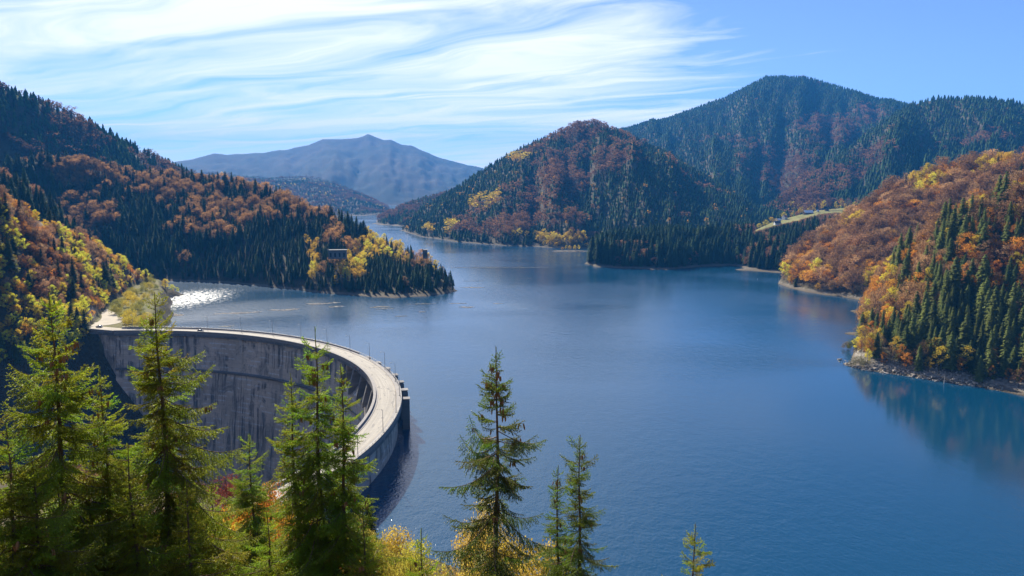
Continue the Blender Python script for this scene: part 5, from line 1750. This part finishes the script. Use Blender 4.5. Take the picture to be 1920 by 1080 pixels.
VT = [(1526, 396, 20, 0), (1541, 393, 20, .7), (1545, 391, 22, 1), (1553, 390, 24, 3), (1566, 391, 17, 1), (1577, 389, 22, 2), (1590, 389, 22, 3), (1602, 388, 14, 1), (1494, 405, 12, 2), (1436, 424, 14, 1), (1424, 428, 12, 1), (1447, 416, 12, .7), (1470, 392, 14, 1), (1500, 390, 16, .7), (1586, 397, 13, 1), (1455, 416, 9, .7), (1500, 395, 12, .7)]
VW = {0: ('golden', (.52, .36, .03)), 1: ('bright yellow', (.5, .42, .04)), 2: ('orange brown', (.30, .13, .05)), 3: ('bare greyish purple', (.16, .10, .09))}
for i, (px_, py_, h_, c_) in enumerate(VT):
    x, y = at_z(px_, py_ + 2, 45)
    th_, t_ = pix_dir(px_, py_ + 2)
    rs = np.linspace(1300, float(np.interp(px_, [1400, 1450, 1530, 1600], [1390, 1555, 1675, 1755])), 400); zz = terrain(rs * math.sin(th_), rs * math.cos(th_))[0]
    k = int(np.argmin(np.abs((zz - CAMZ) / rs - t_))); x, y, z = rs[k] * math.sin(th_), rs[k] * math.cos(th_), zz[k]
    ci_ = int(round(c_)) if c_ != .7 else 0
    place = 'right of the barn' if px_ > 1520 else ('between the barn and the white house' if px_ > 1475 else 'left of the white house')
    t = thing('birch_tree' if ci_ < 2 else 'beech_tree', (x, y, z - .3), f'{VW[ci_][0]} tree at the meadow edge {place}', 'tree', f'{VW[ci_][0]} trees at the meadow edge {place}', i)
    t.scale = (h_ * (1.3 if h_ < 15 else .9), h_ * (1.3 if h_ < 15 else .9), h_)
    kd = 'broad_mid' if ci_ > 1 or h_ < 15 else 'tall_mid'
    for pn, me in zip(('crown', 'trunk'), PROTO[kd][i % 3][:2]):
        c = link(pn, me, t); c['tint'] = list(VW[ci_][1])

# ------------------------------------------------------------------ driftwood on the lake
M_DRIFT = simple('bleached driftwood', (.42, .37, .30), .9, var=.35, scale=.3)
M_DRIFTD = simple('sodden driftwood', (.07, .065, .05), .7, var=.4, scale=.3)


def raft(px_, py_, wpx, hpx, n_, dark, label, seed):
    rg = np.random.RandomState(seed)
    x, y = at_z(px_, py_, 0); r_ = math.hypot(x, y)
    wm = wpx / F_PX * r_
    dm = hpx / (py_ - 355) * r_
    mb_ = MB()
    for k in range(n_):
        q = rg.uniform(-1, 1); s_ = rg.normal(0, .33) * (1 - abs(q)) ** .5
        cx, cy = q * wm / 2, s_ * dm / 2 + .12 * dm * math.sin(q * 3 + seed)
        ln = rg.uniform(.8, 5.0); a_ = rg.normal(0, .5)
        mb_.box((cx, cy, .03), (ln, rg.uniform(.15, .4), .22), a_)
    o = link('driftwood_raft', mb_.mesh('driftwood_raft', [M_DRIFTD if dark else M_DRIFT]), None, (x, y, 0))
    o.rotation_euler = (0, 0, -math.atan2(x, y))
    tag(o, label, 'driftwood', 'driftwood afloat on the lake')


RAFTS = [(445, 587, 76, 4, 150, 0, 'long pale driftwood mat off the left end of the dam'), (532, 581, 50, 4.5, 120, 0, 'pale driftwood mat right of the long one'), (606, 569, 60, 5, 150, 0, 'pale driftwood mat below the peninsula shore'),
         (632, 575, 24, 3, 60, 0, 'small pale driftwood patch just off the peninsula mat'), (712, 576, 32, 4, 90, 1, 'dark driftwood patch below the peninsula middle'), (722, 579, 26, 2, 50, 1, 'thin dark driftwood line under the dark patch'),
         (885, 539, 40, 2.2, 90, 0, 'driftwood line right of the peninsula tip'), (875, 576, 22, 3, 50, 0, 'small driftwood patch in the open water below the tip line'), (858, 569, 32, 1.5, 40, 0, 'thin driftwood streak in the open water left of the patch'),
         (752, 593, 16, 1.5, 30, 1, 'tiny dark driftwood streak nearest the dam'), (790, 570, 50, 1.6, 60, 1, 'thin dark driftwood streak below the peninsula tip'), (320, 591, 36, 10, 260, 0, 'broad glinting driftwood mat beside the bushes at the shore'),  # the mat by the bushes is matte pale wood
         (418, 625, 1, 1, 1, 1, 'single dark log by the dam'), (425, 612, 22, 2.5, 40, 1, 'dark driftwood patch behind the dam road'), (940, 502, 190, 2.6, 500, 1, 'very long dark driftwood boom crossing the lake beyond the peninsula'),  # the very long strip is a thin dark mat of boxes across the lake
         (886, 527, 40, 1.0, 40, 1, 'faint driftwood thread beyond the tip line'), (990, 522, 14, 1.0, 20, 1, 'short dark driftwood dash right of the faint thread'), (790, 585, 10, 1, 12, 0, 'tiny pale driftwood dash'), (935, 569, 14, 1, 14, 0, 'small pale driftwood dash right of the open water patch')]
for i, q in enumerate(RAFTS):
    if i == 12: continue
    raft(*q, 500 + i)

# ------------------------------------------------------------------ rocks, snags and logs along the right shore
M_ROCK = simple('grey shore rock', (.30, .26, .21), .95, var=.45, scale=.6, bump=.5)
rgk = np.random.RandomState(9)


def rock_mesh(seed):
    rg = np.random.RandomState(seed)
    import bmesh
    bm = bmesh.new(); bmesh.ops.create_icosphere(bm, subdivisions=2, radius=1)
    for v_ in bm.verts:
        v_.co *= 1 + rg.uniform(-.22, .22); v_.co.z *= .55
    me = bpy.data.meshes.new('boulder'); bm.to_mesh(me); bm.free(); me.materials.append(M_ROCK); return me


RK = [rock_mesh(k) for k in range(5)]
mbr = MB()
shore = [(1566, 672), (1580, 681), (1590, 687), (1610, 692), (1640, 697), (1670, 701), (1700, 706), (1730, 711), (1760, 715), (1800, 720), (1830, 724), (1880, 733)]
n = 0
for k in range(620):
    f = rgk.uniform(0, len(shore) - 1.01); i = int(f)
    px_ = shore[i][0] + (shore[i + 1][0] - shore[i][0]) * (f - i)
    py_ = shore[i][1] + (shore[i + 1][1] - shore[i][1]) * (f - i) - rgk.uniform(-1, 12) * (.5 + rgk.uniform())
    x, y = at_z(px_, py_, .3); z = ground(x, y)
    if z < -.6 or z > 7: continue
    s_ = rgk.uniform(.25, .8)
    mbr.box((x, y, z + s_ * .2), (s_ * 2 * rgk.uniform(.7, 1.8), s_ * 1.4, s_), rgk.uniform(0, 3), 0, .6, rgk.uniform(-.4, .4))
tag(link('shore_rubble', mbr.mesh('shore_rubble', [M_ROCK])), 'broken rock rubble along the right shore', kind='stuff')
PL = ['at the sharp tip of the right shore', 'just behind the tip of the right shore', 'beside the first shore bush', 'between the shore bushes', 'under the dark spruces', 'below the golden shore bush', 'left of the standing snag', 'right of the standing snag', 'at the dark end of the right shore']
for k in range(9):
    f = (k + .5) / 9 * (len(shore) - 1.5); i = int(f)
    px_ = shore[i][0] + (shore[i + 1][0] - shore[i][0]) * (f - i); py_ = shore[i][1] + (shore[i + 1][1] - shore[i][1]) * (f - i) - 4
    x, y = at_z(px_, py_, .5); z = max(ground(x, y), 0)
    o = link('boulder', RK[k % 5], None, (x, y, z + .2)); s_ = 1.0 + .8 * ((k * 7) % 5) / 5
    o.scale = (s_ * 1.5, s_, s_); o.rotation_euler = (0, 0, k)
    tag(o, 'large grey boulder ' + PL[k], 'boulder', 'boulders of the right shore')
# bushes at the shore
for i, (px_, py_, h_, w_, c_, lab) in enumerate([(1612, 684, 6, 1.5, (.20, .19, .11), 'pale grey green round bush on the rocks of the right shore'), (1629, 672, 6, 1, (.40, .30, .05), 'yellowish bush behind the pale round one'),
                                                  (1650, 682, 6, 1.3, (.18, .17, .10), 'dull grey green bush on the right shore'), (1696, 690, 9, .9, (.34, .22, .05), 'tall ochre bush on the right shore'),
                                                  (1757, 695, 12, 1.3, (.40, .27, .03), 'large golden bush leaning over the right shore'), (1800, 690, 8, 1, (.14, .13, .05), 'dull brown bush right of the golden one'),
                                                  (1620, 668, 8, .9, (.50, .22, .03), 'orange bush near the tip of the right shore'), (1600, 655, 9, .8, (.10, .12, .03), 'dark green bush at the very tip of the right shore'), (1588, 650, 5, 1, (.22, .17, .10), 'twiggy brown bush at the water by the tip')]):
    x, y = at_z(px_, py_, 1.5); z = max(ground(x, y), .3)
    o = link('shore_bush', BU[i % 4], None, (x, y, z - .3)); o.scale = (h_ * w_, h_ * w_, h_); o['tint'] = list(c_)
    tag(o, lab, 'bush')
# standing snags and fallen trunks
M_DEAD = simple('bleached dead wood', (.45, .41, .36), .85, var=.3)
for px_, py_, h_, ln_, lab in ((1770, 719, 6.5, .2, 'pale dead trunk standing in the water below the golden bush'), (1669, 698, 5, .6, 'pale dead snag leaning on the right shore rocks'), (1460, 533, 11, .1, 'dark dead post at the sandy point of the beech hill'),
                               (1607, 581, 7, .2, 'thin dead pole on the small middle shore spit'), (1421, 524, 2.4, .9, 'dead branch poking out of the water left of the sandy point')):
    x, y = at_z(px_, py_, .1)
    t = thing('dead_snag', (x, y, -1), lab, 'dead tree', None, px_ % 3)
    mb_ = MB(); mb_.tube([(0, 0, 0), (ln_ * .5, .05, h_ * .5), (ln_, 0, h_)], [.22, .16, .04], 6); link('trunk', mb_.mesh('trunk', [M_DEAD]), t)
    mb_ = MB()
    for k in range(5):
        zz = h_ * (.4 + .12 * k); a_ = k * 2.3
        mb_.tube([(ln_ * zz / h_, 0, zz), (ln_ * zz / h_ + math.cos(a_) * .6, math.sin(a_) * .6, zz + .35)], [.05, .015], 4)
    link('branch', mb_.mesh('branch', [M_DEAD]), t)
for k in range(46):
    f = rgk.uniform(.8, len(shore) - 2.2); i = int(f)
    px_ = shore[i][0] + (shore[i + 1][0] - shore[i][0]) * (f - i); py_ = shore[i][1] + (shore[i + 1][1] - shore[i][1]) * (f - i) - rgk.uniform(0, 8)
    x, y = at_z(px_, py_, .5); z = max(ground(x, y), 0)
    ln_ = rgk.uniform(2, 6); a_ = rgk.uniform(0, 3.14)
    mb_ = MB(); mb_.tube([(-ln_ / 2, 0, 0), (0, .1, .25), (ln_ / 2, 0, rgk.uniform(.1, .8))], [.16, .12, .04], 5)
    o = link('driftwood_log', mb_.mesh('driftwood_log', [M_DEAD]), None, (x, y, z + .3)); o.rotation_euler = (0, 0, a_)
    tag(o, 'bleached driftwood log lying among the rocks of the right shore', 'log', 'logs stranded on the right shore')

# ------------------------------------------------------------------ the air
M_AIR = bpy.data.materials.new('valley haze'); M_AIR.use_nodes = True
t_ = NT(M_AIR.node_tree)
pv = t_.n('ShaderNodeVolumePrincipled', Color=(.06, .37, 1.0, 1), Density=HAZE, Anisotropy=0.0)
out = t_.n('ShaderNodeOutputMaterial')
t_.t.links.new(pv.outputs[0], out.inputs['Volume'])
hb = MB(); hb.box((0, 0, 402), (23400, 23400, 1004))
tag(link('haze', hb.mesh('haze', [M_AIR])), 'thin blue haze filling the valley', kind='stuff')
